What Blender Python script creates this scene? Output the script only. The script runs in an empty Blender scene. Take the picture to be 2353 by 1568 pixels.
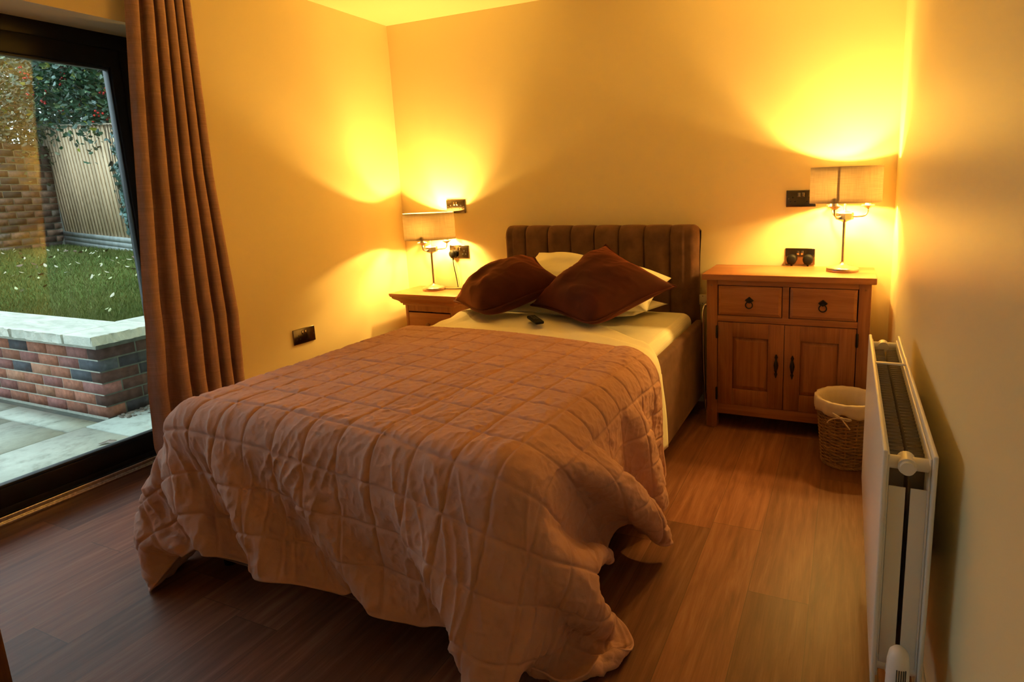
import bpy, bmesh, math, random, zlib, base64
import numpy as np
from mathutils import Vector, Matrix

# ------------------------------------------------------------------ camera
SC = bpy.context.scene
COL = SC.collection
CAM_LOC = (2.7756, -3.2865, 1.2408)
YAW, PITCH, ROLL, FPX = 0.4057, -0.1801, -0.0327, 1381.95
PPX, PPY = 180.5, -104.2
def _axes():
    cy, sy = math.cos(YAW), math.sin(YAW)
    f = Vector((-sy*math.cos(PITCH), cy*math.cos(PITCH), math.sin(PITCH)))
    r = Vector((cy, sy, 0)); u = r.cross(f)
    c, s = math.cos(ROLL), math.sin(ROLL)
    return c*r + s*u, -s*r + c*u, f
RX, UX, FX = _axes()
cam = bpy.data.cameras.new('camera')
cam_o = bpy.data.objects.new('camera', cam); COL.objects.link(cam_o)
m = Matrix((RX, UX, -FX)).transposed().to_4x4(); m.translation = CAM_LOC
cam_o.matrix_world = m
cam.sensor_fit = 'HORIZONTAL'; cam.sensor_width = 36
cam.lens = FPX/2353*36
cam.shift_x = -PPX/2353; cam.shift_y = PPY/2353*1.0
cam.clip_start = 0.02; cam.clip_end = 200
SC.camera = cam_o

# ------------------------------------------------------------------ light and exposure
SC.view_settings.view_transform = 'Standard'
SC.view_settings.look = 'None'
SC.view_settings.gamma = 1.0
SC.view_settings.use_curve_mapping = False
SC.view_settings.exposure = 0.0
LAMP_COL = (1.0, 0.58, 0.13)
LAMP_W = 27.0
world = bpy.data.worlds.new('overcast_sky'); SC.world = world; world.use_nodes = True
wn = world.node_tree; wn.nodes.clear()
_o = wn.nodes.new('ShaderNodeOutputWorld'); _b = wn.nodes.new('ShaderNodeBackground')
_tc = wn.nodes.new('ShaderNodeTexCoord'); _sx = wn.nodes.new('ShaderNodeSeparateXYZ'); _cr = wn.nodes.new('ShaderNodeValToRGB')
_cr.color_ramp.elements[0].position = 0.0; _cr.color_ramp.elements[0].color = (0.62, 0.74, 0.80, 1)
_cr.color_ramp.elements[1].position = 0.6; _cr.color_ramp.elements[1].color = (0.80, 0.95, 1.0, 1)
wn.links.new(_tc.outputs['Generated'], _sx.inputs[0]); wn.links.new(_sx.outputs['Z'], _cr.inputs[0])
wn.links.new(_cr.outputs[0], _b.inputs[0]); _b.inputs[1].default_value = 4.1
wn.links.new(_b.outputs[0], _o.inputs[0])

# ------------------------------------------------------------------ helpers
def mb_new(): return bmesh.new()
def box(bm, x0, x1, y0, y1, z0, z1, bev=0.0, seg=2, rot=None):
    r = bmesh.ops.create_cube(bm, size=1.0); vs = r['verts']
    sx, sy, sz = x1-x0, y1-y0, z1-z0
    for v in vs: v.co = Vector((v.co.x*sx, v.co.y*sy, v.co.z*sz))
    if bev > 0:
        es = list({e for v in vs for e in v.link_edges})
        g = bmesh.ops.bevel(bm, geom=vs+es, offset=min(bev, .49*min(sx, sy, sz)), segments=seg, profile=.5, affect='EDGES')
        vs = list({v for f in g['faces'] for v in f.verts} | {v for v in vs if v.is_valid})
    c = Vector(((x0+x1)/2, (y0+y1)/2, (z0+z1)/2))
    for v in vs:
        p = v.co
        if rot is not None: p = rot @ p
        v.co = p + c
    return vs
def lathe(bm, prof, cx=0, cy=0, cz=0, n=32, sx=1, sy=1, cap0=True, cap1=True, ang=0):
    rings = []
    for r, z in prof:
        rings.append([bm.verts.new((cx + r*sx*math.cos(2*math.pi*k/n)*math.cos(ang) - r*sy*math.sin(2*math.pi*k/n)*math.sin(ang),
                                    cy + r*sx*math.cos(2*math.pi*k/n)*math.sin(ang) + r*sy*math.sin(2*math.pi*k/n)*math.cos(ang), cz+z)) for k in range(n)])
    for a, b in zip(rings[:-1], rings[1:]):
        for k in range(n): bm.faces.new((a[k], a[(k+1) % n], b[(k+1) % n], b[k]))
    if cap0: bm.faces.new(rings[0][::-1])
    if cap1: bm.faces.new(rings[-1])
def tube(bm, pts, r, n=10, closed=False):
    pts = [Vector(p) for p in pts]; N = len(pts); rings = []
    rr = r if isinstance(r, (list, tuple)) else [r]*N
    up = None
    for i, p in enumerate(pts):
        a = pts[(i-1) % N] if (closed or i > 0) else p
        b = pts[(i+1) % N] if (closed or i < N-1) else p
        t = (b-a).normalized()
        if up is None:
            up = Vector((0, 0, 1)) if abs(t.z) < .9 else Vector((1, 0, 0))
        s = t.cross(up)
        if s.length < 1e-6: s = t.cross(Vector((1, 0.3, 0.2)))
        s.normalize(); w = s.cross(t).normalized(); up = w
        rings.append([bm.verts.new(p + (s*math.cos(2*math.pi*k/n) + w*math.sin(2*math.pi*k/n))*rr[i]) for k in range(n)])
    M = N if closed else N-1
    for i in range(M):
        a, b = rings[i], rings[(i+1) % N]
        for k in range(n): bm.faces.new((a[k], a[(k+1) % n], b[(k+1) % n], b[k]))
    if not closed:
        bm.faces.new(rings[0][::-1]); bm.faces.new(rings[-1])
def spline(pts, n=8):
    pts = [Vector(p) for p in pts]; out = []
    P = [pts[0]*2-pts[1]] + pts + [pts[-1]*2-pts[-2]]
    for i in range(1, len(P)-2):
        for k in range(n):
            t = k/n
            out.append(.5*((2*P[i]) + (P[i+1]-P[i-1])*t + (2*P[i-1]-5*P[i]+4*P[i+1]-P[i+2])*t*t + (3*P[i]-P[i-1]-3*P[i+1]+P[i+2])*t**3))
    out.append(pts[-1]); return out
def obj(name, bm, mat, parent=None, smooth=True, angle=40):
    if isinstance(bm, bpy.types.Mesh): me = bm
    else:
        bmesh.ops.recalc_face_normals(bm, faces=bm.faces[:])
        me = bpy.data.meshes.new(name); bm.to_mesh(me); bm.free()
    if mat is not None and not me.materials:
        for mm in (mat if isinstance(mat, (list, tuple)) else [mat]): me.materials.append(mm)
    if smooth:
        me.shade_smooth()
        try: me.set_sharp_from_angle(angle=math.radians(angle))
        except Exception: pass
    o = bpy.data.objects.new(name, me); COL.objects.link(o)
    if parent is not None: o.parent = parent
    return o
def gridmesh(name, P, smooth=True, closed_u=False, flip=False):
    P = np.asarray(P, float); nv, nu = P.shape[:2]
    idx = np.arange(nv*nu).reshape(nv, nu)
    if closed_u: idx = np.concatenate([idx, idx[:, :1]], 1)
    a, b, c, d = idx[:-1, :-1].ravel(), idx[1:, :-1].ravel(), idx[1:, 1:].ravel(), idx[:-1, 1:].ravel()
    F = np.stack([a, b, c, d] if not flip else [a, d, c, b], 1)
    return rawmesh(name, P.reshape(-1, 3), F)
def rawmesh(name, V, F):
    me = bpy.data.meshes.new(name); k = F.shape[1]
    me.vertices.add(len(V)); me.vertices.foreach_set('co', np.ascontiguousarray(V, np.float32).ravel())
    me.loops.add(F.size); me.loops.foreach_set('vertex_index', np.ascontiguousarray(F, np.int32).ravel())
    me.polygons.add(len(F)); me.polygons.foreach_set('loop_start', np.arange(0, F.size, k, dtype=np.int32))
    try: me.polygons.foreach_set('loop_total', np.full(len(F), k, np.int32))
    except Exception: pass
    me.update(calc_edges=True); me.validate()
    return me
def tag(o, label=None, cat=None, group=None, kind=None):
    if label: o['label'] = label
    if cat: o['category'] = cat
    if group: o['group'] = group
    if kind: o['kind'] = kind
    return o
def thing(name, label, cat, loc=(0, 0, 0), rotz=0, group=None):
    o = bpy.data.objects.new(name, None); COL.objects.link(o)
    o.empty_display_size = .05
    o.location = loc; o.rotation_euler = (0, 0, rotz)
    return tag(o, label, cat, group)
def struct(name, bm, mat, label, cat, parent=None, **k):
    o = obj(name, bm, mat, parent, **k)
    if parent is None: tag(o, label, cat, kind='structure')
    return o
def kids(o): return [c for c in bpy.data.objects if c.parent == o]
def copy_tree(o, parent=None):
    c = o.copy(); COL.objects.link(c); c.parent = parent
    for ch in kids(o): copy_tree(ch, c)
    return c

def _h(a, b, seed):
    n = (a.astype(np.int64)*374761393 + b.astype(np.int64)*668265263 + seed*974634777) & 0xffffffff
    n = ((n ^ (n >> 13))*1274126177) & 0xffffffff
    n = n ^ (n >> 16)
    return n/4294967295.0
def vnoise(x, y, seed=0):
    xi = np.floor(x); yi = np.floor(y); fx = x-xi; fy = y-yi
    fx = fx*fx*fx*(fx*(fx*6-15)+10); fy = fy*fy*fy*(fy*(fy*6-15)+10)
    a = _h(xi, yi, seed); b = _h(xi+1, yi, seed); c = _h(xi, yi+1, seed); d = _h(xi+1, yi+1, seed)
    return ((a*(1-fx)+b*fx)*(1-fy) + (c*(1-fx)+d*fx)*fy)*2-1

# ------------------------------------------------------------------ materials
class NT:
    def __init__(s, name, rough=.5, color=(.8, .8, .8), metallic=0, spec=.5):
        s.m = bpy.data.materials.new(name); s.m.use_nodes = True; s.t = s.m.node_tree
        s.b = s.t.nodes['Principled BSDF']; s.out = s.t.nodes['Material Output']
        s.b.inputs['Base Color'].default_value = (*color, 1); s.b.inputs['Roughness'].default_value = rough
        s.b.inputs['Metallic'].default_value = metallic
        s.b.inputs['Specular IOR Level'].default_value = spec
    def n(s, ty, **k):
        x = s.t.nodes.new(ty)
        for a, v in k.items():
            if a.startswith('i_'):
                key = a[2:]
                key = int(key) if key.isdigit() else key.replace('_', ' ')
                x.inputs[key].default_value = v
            else: setattr(x, a, v)
        return x
    def l(s, a, b): s.t.links.new(a, b); return b
    def coord(s, scale=(1, 1, 1), rot=(0, 0, 0), kind='Object'):
        c = s.n('ShaderNodeTexCoord'); mp = s.n('ShaderNodeMapping')
        mp.inputs['Scale'].default_value = scale; mp.inputs['Rotation'].default_value = rot
        s.l(c.outputs[kind], mp.inputs[0]); return mp.outputs[0]
    def noise(s, co, scale, detail=4, rough=.55, dist=0):
        x = s.n('ShaderNodeTexNoise', i_Scale=scale, i_Detail=detail, i_Roughness=rough, i_Distortion=dist)
        s.l(co, x.inputs['Vector']); return x.outputs['Fac']
    def ramp(s, f, stops):
        r = s.n('ShaderNodeValToRGB'); e = r.color_ramp.elements
        while len(e) < len(stops): e.new(.5)
        for q, (p, c) in zip(e, stops): q.position = p; q.color = (*c, 1)
        s.l(f, r.inputs[0]); return r.outputs[0]
    def math(s, op, a, b=None, c=None):
        x = s.n('ShaderNodeMath', operation=op)
        for i, v in enumerate((a, b, c)):
            if v is None: continue
            if isinstance(v, (int, float)): x.inputs[i].default_value = v
            else: s.l(v, x.inputs[i])
        return x.outputs[0]
    def mix(s, f, a, b, mode='MIX'):
        x = s.n('ShaderNodeMix', data_type='RGBA', blend_type=mode)
        for i, v in ((0, f), (6, a), (7, b)):
            if isinstance(v, (int, float)): x.inputs[i].default_value = v
            elif isinstance(v, tuple): x.inputs[i].default_value = (*v, 1)
            else: s.l(v, x.inputs[i])
        return x.outputs[2]
    def bump(s, h, st=.3, d=.01):
        x = s.n('ShaderNodeBump', i_Strength=st, i_Distance=d); s.l(h, x.inputs['Height'])
        if s.b.inputs['Normal'].is_linked: s.l(s.b.inputs['Normal'].links[0].from_socket, x.inputs['Normal'])
        s.l(x.outputs[0], s.b.inputs['Normal'])
    def color(s, c): s.l(c, s.b.inputs['Base Color'])
def simple(name, color, rough=.5, metallic=0, var=.0, vs=20, bump=0, bs=200, spec=.5):
    t = NT(name, rough, color, metallic, spec)
    co = t.coord()
    if var:
        f = t.noise(co, vs)
        t.color(t.ramp(f, [(.25, tuple(c*(1-var) for c in color)), (.75, tuple(min(1, c*(1+var)) for c in color))]))
    if bump:
        t.bump(t.noise(co, bs, 3), bump, .002)
    return t.m

def m_wall(name, color):
    t = NT(name, .52, color, spec=.4); co = t.coord()
    f = t.noise(co, 1.3, 3)
    t.color(t.ramp(f, [(.3, tuple(c*.97 for c in color)), (.7, tuple(min(1, c*1.02) for c in color))]))
    t.bump(t.noise(co, 260, 2), .12, .0012)
    return t.m
def m_floor():
    t = NT('floor_planks', .44, spec=.3); co = t.coord(); sx = t.n('ShaderNodeSeparateXYZ'); t.l(co, sx.inputs[0])
    W = .177; Lp = 1.22
    xs = t.math('DIVIDE', t.math('ADD', sx.outputs[0], 20*W-2.539+W), W); row = t.math('FLOOR', xs); fx = t.math('SUBTRACT', xs, row)
    wn_ = t.n('ShaderNodeTexWhiteNoise', noise_dimensions='1D'); t.l(row, wn_.inputs['W'])
    ys = t.math('ADD', t.math('DIVIDE', sx.outputs[1], Lp), t.math('MULTIPLY', wn_.outputs['Value'], 7.3)); cell = t.math('FLOOR', ys); fy = t.math('SUBTRACT', ys, cell)
    cb = t.n('ShaderNodeCombineXYZ'); t.l(row, cb.inputs[0]); t.l(cell, cb.inputs[1])
    w2 = t.n('ShaderNodeTexWhiteNoise', noise_dimensions='3D'); t.l(cb.outputs[0], w2.inputs['Vector'])
    # grain coordinates shifted per plank
    sc_ = t.n('ShaderNodeVectorMath', operation='SCALE', i_Scale=13.0); t.l(w2.outputs['Color'], sc_.inputs[0])
    ad = t.n('ShaderNodeVectorMath', operation='ADD'); t.l(co, ad.inputs[0]); t.l(sc_.outputs[0], ad.inputs[1])
    mp = t.n('ShaderNodeMapping'); mp.inputs['Scale'].default_value = (9, .9, 1); t.l(ad.outputs[0], mp.inputs[0])
    g1 = t.noise(mp.outputs[0], 2.2, 5, .6, 1.2)
    wv = t.n('ShaderNodeTexWave', wave_type='BANDS', bands_direction='X', i_Scale=3.2, i_Distortion=9.0, i_Detail=3.0); wv.inputs['Detail Scale'].default_value = 1.2
    mp3 = t.n('ShaderNodeMapping'); mp3.inputs['Scale'].default_value = (2.6, .42, 1); t.l(ad.outputs[0], mp3.inputs[0]); t.l(mp3.outputs[0], wv.inputs[0])
    mp2 = t.n('ShaderNodeMapping'); mp2.inputs['Scale'].default_value = (90, 3, 1); t.l(ad.outputs[0], mp2.inputs[0])
    g2 = t.noise(mp2.outputs[0], 3, 3)
    f = t.math('ADD', t.math('MULTIPLY', g1, .62), t.math('ADD', t.math('MULTIPLY', wv.outputs['Fac'], .07), t.math('MULTIPLY', g2, .28)))
    base = t.ramp(f, [(.28, (.115, .045, .026)), (.5, (.205, .085, .049)), (.72, (.30, .155, .10))])
    tone = t.ramp(w2.outputs['Value'], [(0, (.66, .66, .66)), (.5, (1.0, .98, .96)), (1, (1.55, 1.5, 1.42))])
    c = t.mix(1.0, base, tone, 'MULTIPLY')
    ex = t.math('MINIMUM', fx, t.math('SUBTRACT', 1.0, fx)); ey = t.math('MINIMUM', fy, t.math('SUBTRACT', 1.0, fy))
    seam = t.math('MAXIMUM', t.math('LESS_THAN', ex, .006), t.math('LESS_THAN', ey, .001))
    c = t.mix(t.math('MULTIPLY', seam, .55), c, (.05, .03, .02))
    t.color(c)
    rr = t.math('ADD', t.math('MULTIPLY', g2, .12), .38); t.l(rr, t.b.inputs['Roughness'])
    t.bump(f, .12, .002); return t.m
def m_oak(name, c0, c1, c2, along='X'):
    t = NT(name, .42, spec=.4)
    s = {'X': (1.0, 14, 14), 'Z': (14, 14, 1.0), 'Y': (14, 1.0, 14)}[along]
    co = t.coord(s); g1 = t.noise(co, 1.6, 5, .6, .8)
    s2 = {'X': (4, 160, 160), 'Z': (160, 160, 4), 'Y': (160, 4, 160)}[along]
    g2 = t.noise(t.coord(s2), 1.5, 2)
    f = t.math('ADD', t.math('MULTIPLY', g1, .72), t.math('MULTIPLY', g2, .28))
    t.color(t.ramp(f, [(.3, c0), (.5, c1), (.72, c2)])); t.bump(f, .10, .002); return t.m
def m_fabric(name, color, rough=.9, sheen=0.0, sheen_tint=(1, 1, 1), weave=900, var=.12, vs=12, bump=.25, slub=False):
    t = NT(name, rough, color, spec=.2); co = t.coord()
    f = t.noise(co, vs, 4)
    if slub:
        f2 = t.noise(t.coord((5, 5, 260)), 1.5, 3); f3 = t.noise(t.coord((260, 260, 8)), 1.5, 3)
        f = t.math('ADD', t.math('MULTIPLY', f, .3), t.math('ADD', t.math('MULTIPLY', f2, .42), t.math('MULTIPLY', f3, .28)))
        t.color(t.ramp(f, [(.32, tuple(c*(1-var*1.6) for c in color)), (.5, color), (.68, tuple(min(1, c*(1+var*2.2)) for c in color))]))
        t.bump(f, bump, .004)
    else:
        t.color(t.ramp(f, [(.3, tuple(c*(1-var) for c in color)), (.7, tuple(min(1, c*(1+var)) for c in color))]))
        t.bump(t.noise(co, weave, 2), bump, .001)
    if sheen:
        t.b.inputs['Sheen Weight'].default_value = sheen; t.b.inputs['Sheen Roughness'].default_value = .4
        t.b.inputs['Sheen Tint'].default_value = (*sheen_tint, 1)
    return t.m
M = {}
M['wall'] = m_wall('wall_paint', (.86, .74, .44))
M['wallr'] = m_wall('wall_paint_sheen', (.86, .74, .44))
_t = M['wallr'].node_tree; _p = _t.nodes['Principled BSDF']; _p.inputs['Roughness'].default_value = .36; _p.inputs['Specular IOR Level'].default_value = .5
M['ceil'] = m_wall('ceiling_paint', (.90, .82, .58))
M['skirt'] = simple('white_skirting', (.8, .78, .72), .4)
M['floor'] = m_floor()
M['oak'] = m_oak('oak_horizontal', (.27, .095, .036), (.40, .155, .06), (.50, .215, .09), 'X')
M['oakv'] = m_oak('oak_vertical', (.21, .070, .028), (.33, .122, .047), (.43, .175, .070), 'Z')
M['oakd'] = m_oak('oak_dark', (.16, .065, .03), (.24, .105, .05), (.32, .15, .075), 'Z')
M['iron'] = simple('dark_iron', (.035, .03, .028), .5, .8, bump=.3, bs=150)
M['steel'] = simple('satin_steel', (.38, .32, .26), .36, 1.0, var=.08, vs=60)
M['chrome'] = simple('chrome', (.8, .8, .8), .08, 1.0)
M['nickel'] = simple('black_nickel', (.20, .17, .15), .16, 1.0)
M['nickel_edge'] = simple('nickel_rocker', (.50, .44, .38), .15, 1.0)
M['black'] = simple('black_plastic', (.007, .007, .007), .55, spec=.15)
M['hole'] = simple('socket_hole', (.006, .006, .006), .6)
M['frame'] = simple('black_door_frame', (.010, .010, .011), .38, spec=.28)
M['gasket'] = simple('glazing_gasket', (.03, .035, .04), .45)
M['alu'] = simple('aluminium_track', (.75, .73, .70), .25, 1.0, var=.3, vs=90)
M['radiator'] = simple('white_enamel', (.82, .78, .72), .28)
M['fins'] = simple('grey_fins', (.26, .22, .20), .6)
M['valve'] = simple('white_valve_plastic', (.80, .76, .74), .35)
M['copper'] = simple('painted_pipe', (.7, .66, .6), .35)
M['sheet'] = m_fabric('white_cotton', (.93, .88, .68), .85, weave=1200, var=.02, bump=.1)
M['duvet'] = m_fabric('white_duvet_cotton', (.91, .85, .64), .85, weave=1200, var=.02, bump=.1)
M['cushion'] = m_fabric('rust_velvet', (.062, .013, .007), .8, .55, (.60, .14, .06), 600, .25, 7, .2)
M['head'] = m_fabric('mink_velvet', (.115, .058, .040), .8, .28, (.85, .5, .35), 500, .28, 14, .3)
M['curtain'] = m_fabric('dusky_linen', (.42, .26, .22), .85, .15, (1, .9, .85), 900, .16, 6, .5, slub=True)
M['wicker'] = simple('wicker', (.30, .165, .085), .6, var=.35, vs=60, bump=.4, bs=120)
M['liner'] = m_fabric('cream_calico', (.68, .56, .44), .9, weave=900, var=.05)
M['white_metal'] = simple('white_metal', (.75, .70, .62), .4)

# ------------------------------------------------------------------ room shell
RW, RD, RH = 2.985, -4.15, 2.294
OY0, OY1, OZ = -4.0, -1.44, 1.967      # garden door opening in the left wall
bm = mb_new(); box(bm, -.0, RW+.25, RD-.25, .25, -.12, 0); box(bm, -.33, 0, OY0, OY1, -.12, 0)
struct('floor', bm, M['floor'], 'brown wood-effect plank floor', 'floor', smooth=False)
bm = mb_new(); box(bm, -.38, RW+.25, RD-.25, .25, RH, RH+.15)
struct('ceiling', bm, M['ceil'], 'plain painted ceiling', 'ceiling', smooth=False)
bm = mb_new(); box(bm, -.38, RW+.25, 0, .25, -.12, RH)
struct('wall_back', bm, M['wall'], 'cream wall behind the headboard', 'wall', smooth=False)
bm = mb_new(); box(bm, RW, RW+.25, RD, 0, 0, RH)
struct('wall_right', bm, M['wallr'], 'cream wall beside the radiator', 'wall', smooth=False)
bm = mb_new(); box(bm, -.38, RW+.25, RD-.25, RD, 0, RH)
struct('wall_front', bm, M['wall'], 'cream wall opposite the bed', 'wall', smooth=False)
bm = mb_new()
box(bm, -.38, 0, OY1, 0, 0, RH); box(bm, -.38, 0, OY0, OY1, OZ, RH); box(bm, -.38, 0, RD, OY0, 0, RH); box(bm, -.38, -.34, OY0, OY1, -.12, -.0)
struct('wall_left', bm, M['wall'], 'cream wall holding the glazed garden door', 'wall', smooth=False)
for nm, a in (('baseboard_back', (.0, RW, -.016, 0)), ('baseboard_right', (RW-.016, RW, RD, -.016)), ('baseboard_left', (0, .016, OY1+.0, -.016)), ('baseboard_front', (.0, RW, RD, RD+.016))):
    bm = mb_new(); box(bm, *a, 0, .095, .004); struct(nm, bm, M['skirt'], 'painted skirting board', 'skirting board')

# ------------------------------------------------------------------ garden door
t = NT('door_glass', .0); t.t.nodes.remove(t.b)
tr = t.n('ShaderNodeBsdfTransparent'); gl = t.n('ShaderNodeBsdfGlossy'); gl.inputs['Roughness'].default_value = .0; gl.inputs['Color'].default_value = (.9, .95, 1, 1)
fr = t.n('ShaderNodeFresnel', i_IOR=1.5); mx = t.n('ShaderNodeMixShader'); tr.inputs[0].default_value = (.90, .95, .95, 1)
t.l(t.math('MINIMUM', t.math('MULTIPLY', fr.outputs[0], 1.1), 1.0), mx.inputs[0]); t.l(tr.outputs[0], mx.inputs[1]); t.l(gl.outputs[0], mx.inputs[2]); t.l(mx.outputs[0], t.out.inputs[0])
M['glass'] = t.m
door = thing('door_1', 'black framed glazed sliding garden door', 'door', (-.27, OY1, 0)); door['kind'] = 'structure'
def dpart(name, bm, mat, parent=door, **k):
    o = obj(name, bm, mat, parent, **k); o.matrix_parent_inverse = Matrix(); o.location = (0, 0, 0)
    for v in o.data.vertices: v.co -= Vector((-.27, OY1, 0))
    return o
bm = mb_new()
FY0, FY1 = OY0, OY1
box(bm, -.335, -.245, FY0, FY1, 1.905, OZ, .004); box(bm, -.335, -.245, FY1-.05, FY1, .036, 1.905, .004)
box(bm, -.335, -.245, FY0, FY0+.05, .036, 1.905, .004); box(bm, -.335, -.245, FY0, FY1, .036, .062, .004)
dpart('outer_frame', bm, M['frame'])
for k, (ya, yb) in enumerate(((-2.72, FY1-.045), (FY0+.045, -2.66))):
    off = 0 if k == 0 else -.02
    bm = mb_new()
    box(bm, -.315+off, -.25+off, ya, yb, 1.825, 1.915, .006); box(bm, -.315+off, -.25+off, ya, yb, .055, .140, .006)
    box(bm, -.315+off, -.25+off, ya, ya+.075, .13, 1.83, .006); box(bm, -.315+off, -.25+off, yb-.046, yb, .13, 1.83, .006)
    s = dpart('door_sash', bm, M['frame'])
    bm = mb_new(); g0, g1 = ya+.075, yb-.046
    for q in ((g0, g1, 1.815, 1.825), (g0, g1, .140, .150), (g0, g0+.01, .15, 1.815), (g1-.006, g1, .15, 1.815)):
        box(bm, -.296+off, -.262+off, *q, .001)
    dpart('glazing_bead', bm, M['gasket'], s)
    bm = mb_new(); box(bm, -.286+off, -.280+off, g0, g1, .142, 1.823)
    dpart('glass_pane', bm, M['glass'], s, smooth=False)
bm = mb_new(); box(bm, -.275, -.236, FY0, FY1, .0, .034, .004, 3); box(bm, -.236, -.222, FY0, FY1, 0, .012, .003)
dpart('threshold_track', bm, M['alu'])['label'] = 'bare metal threshold strip'

# ------------------------------------------------------------------ bed
bed = thing('bed', 'mink velvet upholstered double bed frame with channelled headboard', 'bed', (1.437, -1.1, 0))
BL = Vector((1.437, -1.1, 0))
def child_at(name, bm, mat, parent, off, **k):
    o = obj(name, bm, mat, parent, **k)
    o.data.transform(Matrix.Translation(-Vector(off))); return o
HX0, HX1, HZ0, HZ1 = .843, 2.038, .42, 1.018
def headboard():
    nch = 8; per = 26; xs = []
    w = (HX1-HX0)/nch
    for k in range(nch):
        for j in range(per): xs.append((k+j/per)/nch)
    xs.append(1.0)
    rows = []
    yb, yf = -.022, -.095
    for f in xs:
        x = HX0+f*(HX1-HX0); q = (f*nch) % 1.0; q = 0 if f in (0, 1) else q
        puff = (max(0, 1-abs(2*q-1)**2.6))**.42
        first = f*nch < .5; last = f*nch > nch-.5
        if first or last: puff = max(puff, 0)
        e = min(f, 1-f)*(HX1-HX0); er = max(0, 1-e/.035); endr = 1-math.sqrt(max(0, 1-er*er))
        bul = .027*puff; zt = HZ1-.006*(1-puff)-.030*endr; y = yf-bul*(1-.0)+endr*.045
        if first and q < .5 or last and q > .5: y = yf-.020*math.sqrt(max(0, 1-er*er))+endr*.045
        prof = []
        zb = HZ0+.01
        for k in range(15):
            zz = zb+(zt-.06-zb)*k/14
            yy = y + .0022*float(vnoise(np.array([x*30.]), np.array([zz*22.]), 5)[0])
            prof.append((yy, zz))
        r = .055
        for k in range(1, 9):
            a = math.pi/2*k/8; prof.append((y+r*(1-math.cos(a)), zt-.06+.06*math.sin(a)))
        prof.append((yb-.01, zt)); prof.append((yb, zt-.01)); prof.append((yb, zb)); prof.append((y+.01, zb-.01))
        rows.append([(x, a, b) for a, b in prof])
    me = gridmesh('headboard', np.array(rows), closed_u=True)
    bm = bmesh.new(); bm.from_mesh(me); n = len(rows[0]); bm.verts.ensure_lookup_table()
    bm.faces.new([bm.verts[i] for i in range(n)]); bm.faces.new([bm.verts[len(rows)*n-n+i] for i in range(n)][::-1])
    return bm
child_at('headboard', headboard(), M['head'], bed, BL, angle=60)
bm = mb_new(); box(bm, 2.028, 2.076, -2.10, -.10, .075, .505, .018, 4); child_at('side_rail', bm, M['head'], bed, BL)
bm = mb_new(); box(bm, .798, .846, -2.10, -.10, .075, .505, .018, 4); child_at('side_rail', bm, M['head'], bed, BL)
bm = mb_new(); box(bm, .798, 2.076, -2.135, -2.09, .075, .47, .018, 4); child_at('foot_rail', bm, M['head'], bed, BL)
bm = mb_new(); box(bm, .84, 2.034, -2.09, -.10, .24, .29, .004); child_at('mattress_platform', bm, M['oakd'], bed, BL)
for x in (.86, 2.0):
    for y in (-.17, -2.05):
        bm = mb_new(); lathe(bm, [(.022, 0), (.028, .09)], x, y, 0, 20); child_at('leg', bm, M['black'], bed, BL)
for x in (.95, 1.92):
    bm = mb_new(); box(bm, x-.03, x+.03, -.05, -.03, .0, .45, .003); child_at('headboard_strut', bm, M['oakd'], bed, BL)
for s, x in ((1, 2.045), (-1, .836)):
    bm = mb_new(); a, b = (x-.02, x+.032) if s > 0 else (x-.032, x+.02)
    box(bm, a, b, -.045, -.038, .575, .632, .003); a, b = (x+.02, x+.096) if s > 0 else (x-.096, x-.02)
    box(bm, a, b, -.0435, -.0385, .595, .620, .002)
    wb_ = child_at('wall_bracket', bm, M['white_metal'], bed, BL); wb_['label'] = 'white metal bracket'
    for z in (.583, .624):
        bm = mb_new(); box(bm, x+s*.012-.002, x+s*.012+.002, -.0458, -.0448, z-.002, z+.002); child_at('screw_hole', bm, M['black'], wb_, BL)

def roundslab(x0, x1, y0, y1, z0, z1, r, nx=60, ny=80, fn=None):
    """closed pillow-like slab: top grid wrapped down the sides, with rounded edges"""
    def axis(a, b, n):
        return np.linspace(-1, 1, n)
    U, V = np.meshgrid(np.linspace(-1, 1, nx), np.linspace(-1, 1, ny))
    def side(sgn):
        hx, hy = (x1-x0)/2, (y1-y0)/2; h = (z1-z0)/2
        k = 1.0+np.minimum(h, r)/min(hx, hy)
        return None
    bm = mb_new(); box(bm, x0, x1, y0, y1, z0, z1, r, 8)
    return bm
mt = roundslab(.852, 2.022, -2.03, -.125, .292, .548, .05)
me_o = obj('mattress', mt, M['sheet']); 
sd = me_o.modifiers.new('s', 'SUBSURF'); sd.subdivision_type = 'SIMPLE'; sd.levels = sd.render_levels = 4
dg = bpy.context.evaluated_depsgraph_get(); nm = bpy.data.meshes.new_from_object(me_o.evaluated_get(dg)); me_o.modifiers.clear(); me_o.data = nm
cv = np.empty(len(nm.vertices)*3, np.float32); nm.vertices.foreach_get('co', cv); cv = cv.reshape(-1, 3)
cv[:, 2] += np.where(cv[:, 2] > .45, .004*vnoise(cv[:, 0]*6, cv[:, 1]*9, 3)+.0025*np.abs(vnoise(cv[:, 0]*14+cv[:, 1]*9, cv[:, 1]*5, 8)), 0)
nm.vertices.foreach_set('co', cv.ravel()); nm.update()
tag(me_o, 'white mattress with fitted sheet lying in the bed frame', 'mattress')

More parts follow.
